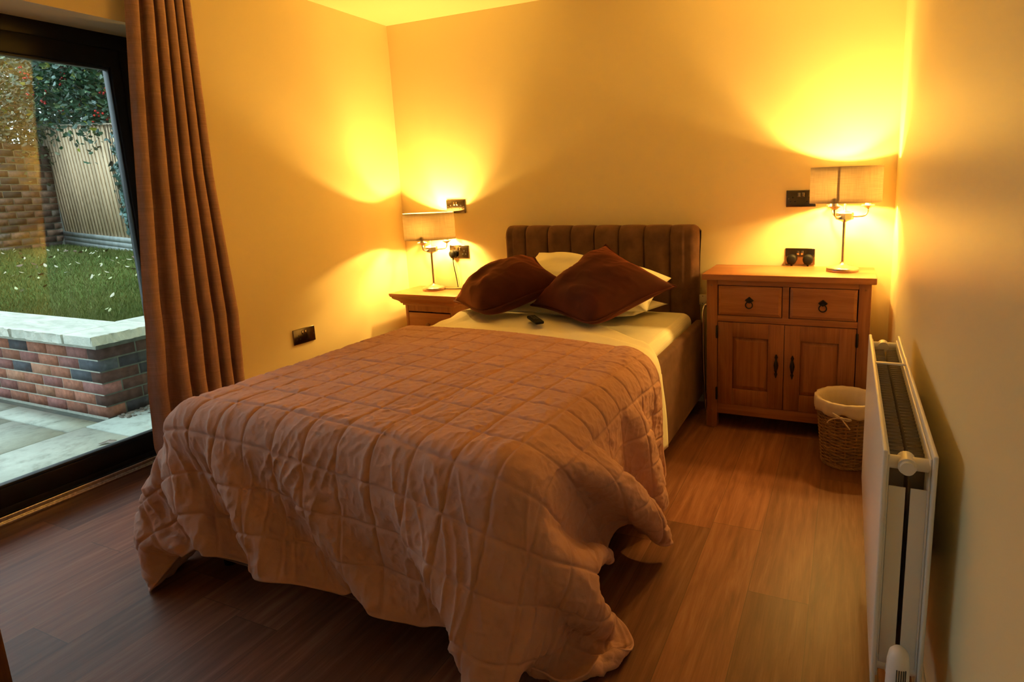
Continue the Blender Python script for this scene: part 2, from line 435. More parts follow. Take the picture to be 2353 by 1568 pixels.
# duvet: cross section wrapped over the mattress, head edge curved
def duvet():
    prof = []                                     # (x, z, hang) left hem -> right hem
    r = .09; xl, xr, zt = .760, 2.088, .570
    for z in np.linspace(.30, zt-r, 10): prof.append((xl, z, max(0, (zt-r-z)), -1))
    for a in np.linspace(0, math.pi/2, 9)[1:]: prof.append((xl+r*(1-math.cos(a)), zt-r+r*math.sin(a), 0, 0))
    for x in np.linspace(xl+r, xr-r, 56)[1:-1]: prof.append((x, zt+.020*math.sin((x-xl)/(xr-xl)*math.pi), 0, 0))
    for a in np.linspace(math.pi/2, 0, 9): prof.append((xr-r*(1-math.cos(a)), zt-r+r*math.sin(a), 0, 0))
    for z in np.linspace(zt-r, .16, 18)[1:]: prof.append((xr, z, zt-r-z, 1))
    prof = np.array(prof)
    kx = [.70, .80, 1.05, 1.30, 1.60, 1.80, 2.0, 2.10, 2.2]
    ky = [-.30, -.33, -.40, -.50, -.60, -.72, -.86, -.98, -1.02]
    rows = []
    for s in np.linspace(0, 1, 90):
        row = []
        for (x, z, hg, sd) in prof:
            ye = float(np.interp(x + hg*0.2, kx, ky)); y = ye + (-2.12-ye)*s
            e = (ye-y)                             # distance from the head edge
            round_ = .030*(1-min(1, e/.035))**2
            xx = x; zz = z
            if hg > 0 and sd > 0:
                xx = x + .012*math.sin(hg*7) + hg*(.10*math.exp(-(e/.16)**2)) + .010*math.sin(y*13)*min(1, hg*4)
            if hg == 0:
                fold = .010*(1/(1+math.exp(-(float(np.interp(x, [.7, .85, 1.05, 1.32, 1.77, 2.06, 2.2], [-.95, -.90, -.86, -.85, -.90, -1.0, -1.05]))-y)/.004)))
                zz = z + fold*(1 if s < .5 else 1) - round_
                if e < .5: zz += .006*float(vnoise(np.array([x*5]), np.array([y*11]), 4)[0]) + .004*float(vnoise(np.array([x*12+y*7]), np.array([y*6]), 9)[0])
                zz -= .010*min(1, max(0, (e-.25)/.1))
                if x < .95: zz += .012*math.exp(-((y+.55)/.3)**2)
            row.append((xx, y, zz))
        rows.append(row)
    return np.array(rows)
dv = obj('duvet', gridmesh('duvet', duvet()), M['duvet'])
so = dv.modifiers.new('thick', 'SOLIDIFY'); so.thickness = .022; so.offset = -1
tag(dv, 'white cotton duvet turned back above the quilted bedspread', 'duvet')

# quilted bedspread: draped shape stored as a grid of points, refined and quilted here
# the cloth is relaxed here over the bed shape: distance constraints, gravity and friction
def sdf_bulk(P, bx):
    x0, x1, y0, y1, z1, r = bx
    c = np.array([(x0+x1)/2, (y0+y1)/2, z1/2-.5]); h = np.array([(x1-x0)/2, (y1-y0)/2, z1/2+.5])-r
    q = np.abs(P-c)-h; s = np.sign(P-c); s[s == 0] = 1
    qp = np.maximum(q, 0); d = np.linalg.norm(qp, axis=1); inside = q.max(1) <= 0
    n = np.where(d[:, None] > 1e-9, qp/np.maximum(d[:, None], 1e-9), 0)*s
    ax = q.argmax(1); n_in = np.zeros_like(P); n_in[np.arange(len(P)), ax] = 1; n_in *= s
    return np.where(inside, q.max(1), d)-r, np.where(inside[:, None], n_in, n)
def relax_cloth(NU, NV, W, L, init, pins, steps, bx, iters, bend=.25, thick=.008, mu=.6):
    P = init.copy(); V = np.zeros_like(P); N = NU*NV
    ix = np.arange(N).reshape(NV, NU); du = W/(NU-1); dv = L/(NV-1); groups = []
    def add(a, b, l, w):
        if a.size: groups.append((a.ravel(), b.ravel(), l, w))
    dg = math.hypot(du, dv)
    for s in (0, 1):
        add(ix[:, s:-1:2], ix[:, s+1::2], du, 1); add(ix[s:-1:2, :], ix[s+1::2, :], dv, 1)
    for s in (0, 1):
        add(ix[s:-1:2, :-1], ix[s+1::2, 1:], dg, .35); add(ix[s:-1:2, 1:], ix[s+1::2, :-1], dg, .35)
    for k, w in ((2, bend), (4, bend*.4)):
        for s in range(2*k):
            A = ix[:, s::2*k]; B = ix[:, s+k::2*k]; q = min(A.shape[1], B.shape[1]); add(A[:, :q], B[:, :q], du*k, w)
            A = ix[s::2*k, :]; B = ix[s+k::2*k, :]; q = min(A.shape[0], B.shape[0]); add(A[:q], B[:q], dv*k, w)
    Wt = np.ones(N)
    for i in pins: Wt[i] = 0
    dt = 1/120; g = np.array([0, 0, -9.8])
    for st in range(steps):
        f = st/steps; V += dt*g; V *= .985; X = P+V*dt
        for i, (mid, end) in pins.items():
            a = min(f/.25, 1); b = min(max((f-.25)/.3, 0), 1); b = b*b*(3-2*b)
            X[i] = (init[i]*(1-a)+mid*a)*(1-b)+end*b
        for it in range(iters):
            for a, b, l, w in groups:
                d = X[b]-X[a]; n = np.sqrt((d*d).sum(1)); wa, wb = Wt[a], Wt[b]
                c = (n-l)/n/(wa+wb+1e-9)*w
                if w < .3: c = np.where(n < l, c, 0)
                d *= c[:, None]; X[a] += d*wa[:, None]; X[b] -= d*wb[:, None]
            if it % 3 == 2 or it == iters-1:
                dist_, n = sdf_bulk(X, bx); pen = np.minimum(dist_-thick, 0)
                X += -pen[:, None]*n*Wt[:, None]
                mv = X-P; tang = mv-(mv*n).sum(1)[:, None]*n; tl = np.linalg.norm(tang, axis=1)+1e-12
                fr_ = np.minimum(1, mu*(-pen+.0004)/tl); X -= np.where((pen < 0)[:, None], tang*fr_[:, None], 0)*Wt[:, None]
                low = X[:, 2] < thick*.6; mv = X-P; X[low, 2] = thick*.6; X[low, :2] -= mv[low, :2]*.4*Wt[low][:, None]
        V = (X-P)/dt; P = X; sp = np.linalg.norm(V, axis=1); V *= np.minimum(1, 3/np.maximum(sp, 1e-9))[:, None]
    return P
QW, QL = 2.28, 1.50
NUQ, NVQ = 66, 48
def drape():
    a = math.radians(-5); u = np.linspace(-QW/2, QW/2, NUQ)[None, :]; v = np.linspace(0, -QL, NVQ)[:, None]
    x = u*math.cos(a)-v*math.sin(a)+1.47; y = u*math.sin(a)+v*math.cos(a)-1.055
    init = np.stack([x, y, .60+.002*np.sin(u*9)*np.cos(v*7)+0*x], -1).reshape(-1, 3)
    # places along the hem where the real cloth touches the floor, stands out or tucks in
    T = {(0, 1): (.65, -2.19, .012), (0, .90): (.70, -2.05, .04), (.12, 1): (.82, -2.185, .10), (.22, 1): (.985, -2.16, .19), (.34, 1): (1.19, -2.18, .14), (.53, 1): (1.525, -2.185, .14), (.64, 1): (1.79, -2.185, .115),
         (.72, 1): (1.975, -2.175, .13), (.80, 1): (2.055, -2.285, .008), (.88, 1): (2.03, -2.11, .03), (1, 1): (2.235, -2.0, .012), (1, .80): (2.14, -1.86, .06), (1, .60): (2.105, -1.66, .09),
         (1, .38): (2.275, -1.49, .045), (1, .17): (2.2, -1.31, .06), (1, 0): (2.14, -1.19, .09)}
    pins = {}
    for (fu_, fv_), t_ in T.items():
        i = int(round(fv_*(NVQ-1)))*NUQ+int(round(fu_*(NUQ-1)))
        t_ = np.array(t_); mid = t_.copy(); mid[:2] = init[i][:2]*.6+t_[:2]*.4; mid[2] = .42; pins[i] = (mid, t_)
    return relax_cloth(NUQ, NVQ, QW, QL, init, pins, 640, (.745, 2.105, -2.165, .2, .588, .10), 8).reshape(NVQ, NUQ, 3)
Q = drape()
Q[..., 2] += .020*np.sin(np.clip((Q[..., 0]-.758)/1.334, 0, 1)*math.pi)*np.clip((Q[..., 2]-.52)/.06, 0, 1)
def cubic_up(A, f, axis):
    A = np.moveaxis(A, axis, 0); n = len(A)
    P = np.concatenate([2*A[:1]-A[1:2], A, 2*A[-1:]-A[-2:-1]], 0)
    out = []
    for k in range(f):
        t = k/f; p0, p1, p2, p3 = P[:-3], P[1:-2], P[2:-1], P[3:]
        out.append(.5*(2*p1+(p2-p0)*t+(2*p0-5*p1+4*p2-p3)*t*t+(3*p1-p0-3*p2+p3)*t**3))
    R = np.stack(out, 1).reshape(-1, *A.shape[1:]); R = np.concatenate([R, A[-1:]], 0)
    return np.moveaxis(R, 0, axis)
UP = 10
Q = cubic_up(cubic_up(Q, UP, 0), UP, 1)
nv, nu = Q.shape[:2]
uu = np.linspace(-QW/2, QW/2, nu)[None, :]+np.zeros((nv, 1)); vv = np.linspace(0, QL, nv)[:, None]+np.zeros((1, nu))
du_ = np.gradient(Q, axis=1); dv_ = np.gradient(Q, axis=0); Nn = np.cross(dv_, du_); Nn /= np.linalg.norm(Nn, axis=2, keepdims=True)+1e-9
if Nn[nv//2, nu//2, 2] < 0: Nn = -Nn
cell = .118
wob = .006*vnoise(uu*5, vv*5, 11)
fu = np.abs(((uu+wob)/cell+.5) % 1-.5)*cell; fv = np.abs(((vv+wob)/cell+.5+.3) % 1-.5)*cell
dist = np.minimum(fu, fv)
puff = 1-np.exp(-(dist/.007)**1.3)
top = np.clip((Q[..., 2]-.50)/.07, 0, 1)
footz = np.clip((-Q[..., 1]-1.75)/.35, 0, 1)*(1-.55*top)
w1 = vnoise(uu*2.2, vv*2.2, 21)*.35; w2 = vnoise(uu*2.2, vv*2.2, 22)*.35
def ridged(a): return (1-np.abs(a))**3.0
def wr(a, b, s): return ridged(vnoise(a, b, s))-.3
foot = wr((uu+w1*.22)*27, (vv+w2*.2)*6.5, 31)*.7+wr((uu+w1*.3)*15+vv*3, (vv)*4.5, 32)*.6
topw = wr((uu*.75+vv*.65+w1*.3)*24, (vv*.75-uu*.6+w2*.3)*9, 33)*.55+wr((uu+w2*.3)*11, (vv+w1*.3)*24, 34)*.35
side = wr((uu*.55+vv*.85+w1*.25)*8, (vv*.5-uu*.8+w2*.3)*30, 35)*.5+wr((uu+w2*.2)*8, (vv+w1*.3)*19, 36)*.5
sidem = np.clip((np.abs(uu)-.60)/.12, 0, 1)*(1-footz)
near = np.clip(1-dist/.045, 0, 1)
crump = wr((uu+w2*.3)*36, (vv+w1*.3)*36, 51)*.0022+wr((uu*.8+vv*.6)*62, (vv*.8-uu*.6)*40, 52)*.0014
disp = .0026*puff - .0030*np.exp(-(dist/.0038)**2) + (.0105*foot*footz + .0060*topw*(1-footz)*(1-sidem) + .0085*side*sidem)*(.35+.65*puff)*(.75+.5*near) + crump*puff
disp += .0012*vnoise(uu*70, vv*70, 41)*puff
hem = np.minimum(np.minimum(QW/2-np.abs(uu), vv), QL-vv); disp *= np.clip(hem/.02, .25, 1); disp += .003*np.exp(-((hem-.004)/.006)**2)
Q = Q + Nn*disp[..., None]
Q[..., 2] = np.maximum(Q[..., 2], .003)
t = NT('quilt_cotton', .82, (.50, .30, .225), spec=.25); co = t.coord()
t.color(t.ramp(t.noise(co, 5, 4), [(.3, (.50, .265, .20)), (.7, (.60, .33, .25))]))
t.b.inputs['Sheen Weight'].default_value = .15; t.b.inputs['Sheen Tint'].default_value = (1, .85, .8, 1)
t.bump(t.noise(co, 130, 3, dist=.6), .25, .004); t.bump(t.noise(co, 1100, 2), .2, .001); M['quilt'] = t.m
qo = obj('bedspread', gridmesh('bedspread', Q), M['quilt'], angle=180)
so = qo.modifiers.new('thick', 'SOLIDIFY'); so.thickness = .005; so.offset = -1
tag(qo, 'crumpled terracotta quilted bedspread draped over the bed to the floor', 'bedspread')

# pillows and cushions
def cushion_mesh(c00, c10, c11, c01, T, bow=.06, n=56, pw=2.4, seed=1, wr_=.004, nsign=1, blunt=0.0):
    A, B, C_, D = [np.array(c, float) for c in (c00, c10, c11, c01)]
    u, v = np.meshgrid(np.linspace(0, 1, n), np.linspace(0, 1, n))
    uu_ = 2*u-1; vv_ = 2*v-1
    bu = uu_*(1-bow*(1-vv_**2)); bv = vv_*(1-bow*(1-uu_**2)); u2 = (bu+1)/2; v2 = (bv+1)/2
    P = (A*((1-u2)*(1-v2))[..., None]+B*(u2*(1-v2))[..., None]+C_*(u2*v2)[..., None]+D*((1-u2)*v2)[..., None])
    P = P+((A+B+C_+D)/4-B)*(blunt*(u2*(1-v2))**5)[..., None]
    N = np.cross(B-A+C_-D, D-A+C_-B); N /= np.linalg.norm(N); N *= nsign
    prof = np.clip((1-np.abs(uu_)**pw)*(1-np.abs(vv_)**pw), 0, 1)**.55
    corner = (np.abs(uu_)*np.abs(vv_))**3
    wn1 = ridged(vnoise(uu_*3+vv_*1.2+seed, vv_*6-uu_*2, seed))-.4
    wn2 = vnoise(uu_*2.3+seed, vv_*2.3, seed+3)
    edge = np.clip(prof, 0, 1)
    t1 = T*prof*(1+.12*wn2)+wr_*wn1*edge*(.4+1.5*(1-edge))
    F = P + N*(t1*.62)[..., None]; Bk = P - N*(T*prof*.38)[..., None]
    return F, Bk, P
def pillow(name, mat, corners, T, label, cat, piping=None, group=None, **k):
    F, Bk, P = cushion_mesh(*corners, T, **k); n = F.shape[0]
    V = np.concatenate([F.reshape(-1, 3), Bk.reshape(-1, 3)]); idx = np.arange(n*n).reshape(n, n)
    a, b, c, d = idx[:-1, :-1].ravel(), idx[1:, :-1].ravel(), idx[1:, 1:].ravel(), idx[:-1, 1:].ravel()
    Fq = np.concatenate([np.stack([a, b, c, d], 1), np.stack([a, d, c, b], 1)+n*n])
    me = rawmesh(name, V, Fq); bm = bmesh.new(); bm.from_mesh(me); bmesh.ops.remove_doubles(bm, verts=bm.verts[:], dist=.0004)
    root = obj(name, bm, mat, angle=180); tag(root, label, cat, group)
    if piping:
        loop = [P[0, i] for i in range(n-1)]+[P[i, n-1] for i in range(n-1)]+[P[n-1, n-1-i] for i in range(n-1)]+[P[n-1-i, 0] for i in range(n-1)]
        c0 = np.mean(loop, 0); loop = [p+(p-c0)/np.linalg.norm(p-c0)*.004 for p in loop]
        bm = mb_new(); tube(bm, loop, piping, 8, True); obj('piping', bm, mat, root)
    return root
pillow('pillow', M['sheet'], ((1.02, -.47, .63), (1.88, -.50, .62), (1.925, -.205, .745), (1.115, -.165, .868)), .22,
       'plump white pillow leaning against the channelled headboard', 'pillow', bow=.05, seed=3, nsign=1, wr_=.006)
pillow('pillow', M['sheet'], ((1.06, -.52, .585), (1.80, -.47, .588), (1.90, -.19, .60), (1.08, -.15, .60)), .10,
       'white pillow lying flat, mostly hidden beneath the leaning pillow and cushions', 'pillow', bow=.05, seed=7, wr_=.006)
pillow('cushion', M['cushion'], ((.735, -.50, .622), (1.115, -.835, .622), (1.455, -.53, .760), (1.205, -.40, .868)), .24,
       'rust velvet cushion slumped at the window side of the bed', 'cushion', .0055, bow=.10, seed=11, nsign=1, wr_=.014, blunt=.22)
pillow('cushion', M['cushion'], ((1.265, -.56, .636), (1.745, -.90, .612), (2.03, -.52, .755), (1.635, -.41, .940)), .25,
       'rust velvet cushion standing on one corner like a diamond beside the cabinet end', 'cushion', .0055, bow=.13, seed=14, nsign=1, wr_=.012, blunt=.20)
# remote control
rm = thing('remote_control', 'small black remote control lying on the white duvet', 'remote control', (1.412, -.795, .617), math.radians(-46))
bm = mb_new(); box(bm, -.078, .078, -.022, .022, -.007, .008, .006, 3); obj('remote_body', bm, M['black'], rm)
M['dgrey'] = simple('grey_button', (.05, .05, .055), .5)
for i in range(4):
    for j in range(2):
        bm = mb_new(); box(bm, -.055+.022*i, -.043+.022*i, -.012+.014*j, -.003+.014*j, .0075, .010, .001); obj('button', bm, M['dgrey'], rm)

# ------------------------------------------------------------------ oak cabinet
CB = (2.516, -.18, 0)
cab = thing('oak_cabinet', 'oak sideboard cabinet with two drawers over two doors', 'cabinet', CB)
def cp(name, bm, mat, parent=cab, **k): return child_at(name, bm, mat, parent, CB, **k)
yF = -.355
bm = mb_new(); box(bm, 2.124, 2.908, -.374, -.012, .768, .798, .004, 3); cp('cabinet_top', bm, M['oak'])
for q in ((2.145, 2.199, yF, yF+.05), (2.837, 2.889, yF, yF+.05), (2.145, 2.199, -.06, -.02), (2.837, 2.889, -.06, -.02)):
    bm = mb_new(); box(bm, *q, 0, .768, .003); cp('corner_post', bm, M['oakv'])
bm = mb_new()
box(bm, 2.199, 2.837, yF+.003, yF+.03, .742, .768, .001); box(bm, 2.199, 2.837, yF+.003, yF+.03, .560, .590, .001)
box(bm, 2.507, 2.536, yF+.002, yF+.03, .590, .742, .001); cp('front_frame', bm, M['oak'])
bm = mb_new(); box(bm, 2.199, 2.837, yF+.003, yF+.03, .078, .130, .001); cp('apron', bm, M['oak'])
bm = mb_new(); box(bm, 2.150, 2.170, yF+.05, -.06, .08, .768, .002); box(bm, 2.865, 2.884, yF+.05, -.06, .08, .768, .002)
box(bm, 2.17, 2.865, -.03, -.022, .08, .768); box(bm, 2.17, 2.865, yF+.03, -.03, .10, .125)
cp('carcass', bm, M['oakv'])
def bevpanel(bm, x0, x1, z0, z1, y, d, inset, raise_):
    """panel front with a chamfered margin, facing -y"""
    a = [(x0, y+d, z0), (x1, y+d, z0), (x1, y+d, z1), (x0, y+d, z1)]; e = .003
    r = [[bm.verts.new(p) for p in a], [bm.verts.new((x, y+raise_, z)) for x, _, z in a],
         [bm.verts.new((x0+inset, y, z0+inset)), bm.verts.new((x1-inset, y, z0+inset)), bm.verts.new((x1-inset, y, z1-inset)), bm.verts.new((x0+inset, y, z1-inset))]]
    for p, q in zip(r[:-1], r[1:]):
        for k in range(4): bm.faces.new((p[k], p[(k+1) % 4], q[(k+1) % 4], q[k]))
    bm.faces.new(r[-1]); bm.faces.new(r[0][::-1])
for (x0, x1) in ((2.202, 2.505), (2.539, 2.834)):
    xm = (x0+x1)/2
    bm = mb_new(); bevpanel(bm, x0+.002, x1-.002, .593, .739, yF-.006, .03, .014, .008); d = cp('drawer', bm, M['oak'], smooth=False)
    bm = mb_new(); zc = .672
    vs = [(-.020, 0, 0), (0, 0, .017), (.020, 0, 0), (.011, 0, -.008), (0, 0, -.014), (-.011, 0, -.008)]
    fr_ = [bm.verts.new((xm+x, yF-.011, zc+z)) for x, _, z in vs]; bk = [bm.verts.new((xm+x*1.08, yF-.006, zc+z*1.08)) for x, _, z in vs]
    bm.faces.new(fr_); bm.faces.new(bk[::-1])
    for k in range(6): bm.faces.new((fr_[k], fr_[(k+1) % 6], bk[(k+1) % 6], bk[k]))
    lathe(bm, [(.006, -.004), (.006, .004)], xm, yF-.013, zc-.004, 12)
    tube(bm, [(xm+.0165*math.sin(a), yF-.014-.002*math.cos(a), zc-.022+.0165*math.cos(a)) for a in np.linspace(0, 2*math.pi, 25)[:-1]], .0028, 8, True)
    child_at('ring_pull', bm, M['iron'], d, CB)['label'] = 'dark iron ring pull'
for s, (x0, x1) in ((-1, (2.202, 2.518)), (1, (2.521, 2.834))):
    z0, z1 = .132, .557; st = .072
    bm = mb_new()
    xa, xb = x0+st+.0, x1-st; za, zb = z0+.082, z1-.074
    box(bm, x0, x0+st, yF-.002, yF+.02, z0, z1, .0015); box(bm, x1-st, x1, yF-.002, yF+.02, z0, z1, .0015)
    box(bm, xa, xb, yF-.002, yF+.02, z0, za, .0015); box(bm, xa, xb, yF-.002, yF+.02, zb, z1, .0015)
    d = cp('door', bm, M['oakv'])
    bm = mb_new(); bevpanel(bm, xa-.002, xb+.002, za-.002, zb+.002, yF+.002, .015, .022, .010); child_at('door_panel', bm, M['oakv'], d, CB, smooth=False)
    xh = x1-.034 if s < 0 else x0+.038
    bm = mb_new(); n = 24
    ws = [(0, .001), (.008, .004), (.016, .0075), (.022, .004), (.030, .0042), (.040, .0075), (.055, .0105), (.070, .0085), (.085, .0045), (.092, .004), (.098, .0075), (.108, .004), (.118, .001)]
    L, R_, LB, RB = [], [], [], []
    for q, w in ws:
        z = .411-q
        L.append(bm.verts.new((xh-w, yF-.006, z))); R_.append(bm.verts.new((xh+w, yF-.006, z))); LB.append(bm.verts.new((xh-w-.001, yF-.001, z))); RB.append(bm.verts.new((xh+w+.001, yF-.001, z)))
    for k in range(len(ws)-1):
        bm.faces.new((L[k], R_[k], R_[k+1], L[k+1])); bm.faces.new((L[k+1], LB[k+1], LB[k], L[k])); bm.faces.new((R_[k], RB[k], RB[k+1], R_[k+1]))
    tube(bm, spline([(xh, yF-.006, .385), (xh, yF-.020, .372), (xh, yF-.022, .352), (xh, yF-.020, .335), (xh, yF-.006, .322)], 5), [.003, .004, .0045, .005, .0055]+[.006]*11+[.0055, .005, .0045, .004, .003], 8)
    child_at('drop_handle', bm, M['iron'], d, CB)['label'] = 'dark iron door handle'
    xg = x0-.004 if s < 0 else x1+.004
    for zz in (.185, .505):
        bm = mb_new(); lathe(bm, [(.0045, -.032), (.0055, -.03), (.0055, .03), (.0045, .032)], xg, yF-.004, zz, 12); child_at('hinge', bm, M['iron'], d, CB)['label'] = 'dark iron hinge'
for x in (2.170, 2.864):
    for z in (.740, .092):
        bm = mb_new(); box(bm, x-.0045, x+.0045, yF-.0015, yF+.004, z-.0045, z+.0045); cp('peg', bm, M['oakd'])['label'] = 'dark square peg'

# ------------------------------------------------------------------ bedside table in the corner
NB = (.365, -.17, 0)
ns = thing('bedside_table', 'oak bedside table with moulded cornice in the corner by the left lamp', 'bedside table', NB)
def np_(name, bm, mat, parent=ns, **k): return child_at(name, bm, mat, parent, NB, **k)
bm = mb_new(); box(bm, .112, .622, -.333, -.02, .596, .612, .003, 3); np_('table_top', bm, M['oak'])
bm = mb_new(); pr_ = [(.058, .53), (.058, .540), (.050, .543), (.046, .552), (.036, .562), (.020, .572), (.012, .580), (.012, .586), (.004, .590), (.004, .596)]
rings = []
for ins, z in pr_:
    rings.append([bm.verts.new(p) for p in ((.112+ins, -.333+ins, z), (.622-ins, -.333+ins, z), (.622-ins, -.02, z), (.112+ins, -.02, z))])
for a, b in zip(rings[:-1], rings[1:]):
    for k in range(4): bm.faces.new((a[k], a[(k+1) % 4], b[(k+1) % 4], b[k]))
bm.faces.new(rings[0][::-1]); bm.faces.new(rings[-1]); np_('cornice', bm, M['oak'], angle=20)
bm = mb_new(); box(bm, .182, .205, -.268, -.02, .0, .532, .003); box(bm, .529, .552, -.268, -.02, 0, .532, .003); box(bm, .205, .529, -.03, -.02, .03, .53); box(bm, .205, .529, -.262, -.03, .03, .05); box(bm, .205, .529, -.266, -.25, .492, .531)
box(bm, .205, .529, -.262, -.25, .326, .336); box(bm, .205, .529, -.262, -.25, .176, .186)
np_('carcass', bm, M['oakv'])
for z0, z1 in ((.054, .174), (.190, .322), (.340, .484)):
    bm = mb_new(); box(bm, .209, .525, -.272, -.255, z0, z1, .003); d = np_('drawer', bm, M['oak'])
    bm = mb_new(); 
    me_k = [(.0, 0), (.006, .0), (.006, .012), (.014, .018), (.014, .024), (.006, .028), (.0, .028)]
    rr = [[bm.verts.new((.367+r*math.cos(a), -.272-q, (z0+z1)/2+r*math.sin(a))) for a in np.linspace(0, 2*math.pi, 17)[:-1]] for r, q in me_k[1:-1]]
    for a, b in zip(rr[:-1], rr[1:]):
        for k in range(16): bm.faces.new((a[k], a[(k+1) % 16], b[(k+1) % 16], b[k]))
    bm.faces.new(rr[-1]); child_at('knob', bm, M['oakd'], d, NB)

# ------------------------------------------------------------------ lamps
t = NT('shade_linen', .9); t.t.nodes.remove(t.b)
d1 = t.n('ShaderNodeBsdfDiffuse'); d2 = t.n('ShaderNodeBsdfTranslucent'); mx = t.n('ShaderNodeMixShader', i_0=.22)
co = t.coord((1, 1, 1)); f = t.math('ADD', t.math('MULTIPLY', t.noise(t.coord((500, 500, 12)), 1, 2), .5), t.math('MULTIPLY', t.noise(t.coord((12, 12, 500)), 1, 2), .5))
cc = t.ramp(f, [(.35, (.36, .30, .22)), (.65, (.48, .41, .31))]); t.l(cc, d1.inputs[0]); t.l(cc, d2.inputs[0])
t.l(d1.outputs[0], mx.inputs[1]); t.l(d2.outputs[0], mx.inputs[2]); t.l(mx.outputs[0], t.out.inputs[0]); M['shade'] = t.m
M['trim'] = simple('shade_trim', (.62, .54, .42), .8)
t = NT('bulb_glow', .5); t.b.inputs['Base Color'].default_value = (1, .9, .7, 1)
t.b.inputs['Emission Color'].default_value = (1.0, .66, .22, 1); t.b.inputs['Emission Strength'].default_value = 6.0; M['bulb'] = t.m
def make_lamp(label, loc, rz, seam):
    L = thing('table_lamp', label, 'lamp', loc, rz, None)
    bm = mb_new(); lathe(bm, [(.072, 0), (.073, .003), (.073, .014), (.071, .017), (.060, .022), (.040, .027), (.024, .033), (.013, .040), (.010, .046)], n=48); obj('lamp_base', bm, M['steel'], L)
    bm = mb_new(); lathe(bm, [(.0068, .044), (.0068, .245)], n=20); obj('stem', bm, M['steel'], L)
    bm = mb_new(); lathe(bm, [(.008, .236), (.014, .240), (.040, .250), (.040, .278), (.038, .280), (.016, .287), (.008, .290), (.0055, .295), (.0055, .34)], n=8); obj('hub', bm, M['steel'], L, angle=25)
    for a in (0, 2*math.pi/3, 4*math.pi/3):
        ca, sa = math.cos(a), math.sin(a); R_ = .100
        pp = lambda r, z: (r*ca, r*sa, z)
        bm = mb_new(); tube(bm, spline([pp(.036, .263), pp(.055, .262), pp(.078, .263), pp(.093, .270), pp(.100, .285), pp(.101, .302)], 5), .0042, 10); A = obj('arm', bm, M['steel'], L)
        bm = mb_new(); lathe(bm, [(.007, .298), (.013, .301), (.021, .308), (.028, .312), (.030, .314), (.028, .316), (.010, .316)], R_*ca, R_*sa, 0, 24); obj('candle_cup', bm, M['steel'], A)
        bm = mb_new(); lathe(bm, [(.0135, .316), (.0135, .352), (.010, .354)], R_*ca, R_*sa, 0, 20); obj('bulb_holder', bm, M['white_metal'], A)
        bm = mb_new(); lathe(bm, [(.0085, .353), (.0095, .355), (.0095, .357), (.004, .3585)], R_*ca*.98, R_*sa*.85, 0, 16); obj('bulb', bm, M['bulb'], A)
        pl = bpy.data.lights.new('bulb_light', 'POINT'); pl.energy = LAMP_W; pl.color = LAMP_COL; pl.shadow_soft_size = .018
        po = bpy.data.objects.new('bulb_light', pl); COL.objects.link(po); po.parent = L; po.location = (R_*ca*.98, R_*sa*.85, .397)
    n = 72; rows = []
    for k in range(9):
        z = .328+.166*k/8
        rows.append([(.158*math.cos(2*math.pi*i/n), .105*math.sin(2*math.pi*i/n), z) for i in range(n)])
    sh = obj('lamp_shade', gridmesh('lamp_shade', np.array(rows), closed_u=True), M['shade'], L); so = sh.modifiers.new('t', 'SOLIDIFY'); so.thickness = .0012
    for z in (.328, .494):
        bm = mb_new(); tube(bm, [(.1583*math.cos(2*math.pi*i/n), .1053*math.sin(2*math.pi*i/n), z) for i in range(n)], .0014, 6, True); obj('shade_trim', bm, M['trim'], sh)
    bm = mb_new()
    for a in (.5, math.pi-.5, -math.pi/2): tube(bm, [(0, 0, .338), (.157*math.cos(a), .104*math.sin(a), .336)], .0013, 6)
    obj('shade_carrier', bm, M['steel'], sh)
    a0 = seam; bm = mb_new(); vs_ = []
    for a in (a0-.035, a0+.035): vs_.append([bm.verts.new((.1588*math.cos(a), .1058*math.sin(a), z)) for z in (.329, .493)])
    bm.faces.new((vs_[0][0], vs_[1][0], vs_[1][1], vs_[0][1])); obj('shade_seam', bm, M['shade'], sh)
    return L
lampL = make_lamp('three-arm steel table lamp with oval shade on the bedside table', (.322, -.142, .612), math.radians(37.7), .5*math.pi)
lampR = make_lamp('three-arm steel table lamp with oval shade on the oak cabinet', (2.762, -.162, .798), math.radians(4), 1.5*math.pi-.24)
bm = mb_new()
pts = spline([(.385, -.12, .616), (.46, -.10, .615), (.53, -.075, .616), (.575, -.085, .615), (.612, -.10, .615)], 6)
tube(bm, pts, .0028, 8)
o = obj('power_cord', bm, M['black'], lampL); o.data.transform(lampL.matrix_basis.inverted())

# ------------------------------------------------------------------ sockets and plugs
def make_socket(label, loc, rz, group=None):
    S = thing('wall_socket', label, 'socket', loc, rz)
    bm = mb_new(); box(bm, -.073, .073, -.0075, 0, -.043, .043, .003, 3); obj('face_plate', bm, M['nickel'], S)
    for s in (-1, 1):
        bm = mb_new(); box(bm, s*.010-.0065, s*.010+.0065, -.011, -.007, .008, .030, .002); r = obj('rocker_switch', bm, M['nickel_edge'], S)
        bm = mb_new(); cx = s*.040
        box(bm, cx-.002, cx+.002, -.0078, -.0070, .002, .010); 
        for q in (-1, 1): box(bm, cx+q*.011-.0032, cx+q*.011+.0032, -.0078, -.0070, -.017, -.0125)
        obj('socket_outlet', bm, M['hole'], S, smooth=False)
        bm = mb_new(); lathe(bm, [(.003, 0), (.003, .0006)], 0, 0, 0, 12); bm.transform(Matrix.Rotation(math.pi/2, 4, 'X')); bm.transform(Matrix.Translation((s*.0603, -.0075, 0)))
        obj('screw', bm, M['nickel_edge'], S)
    return S
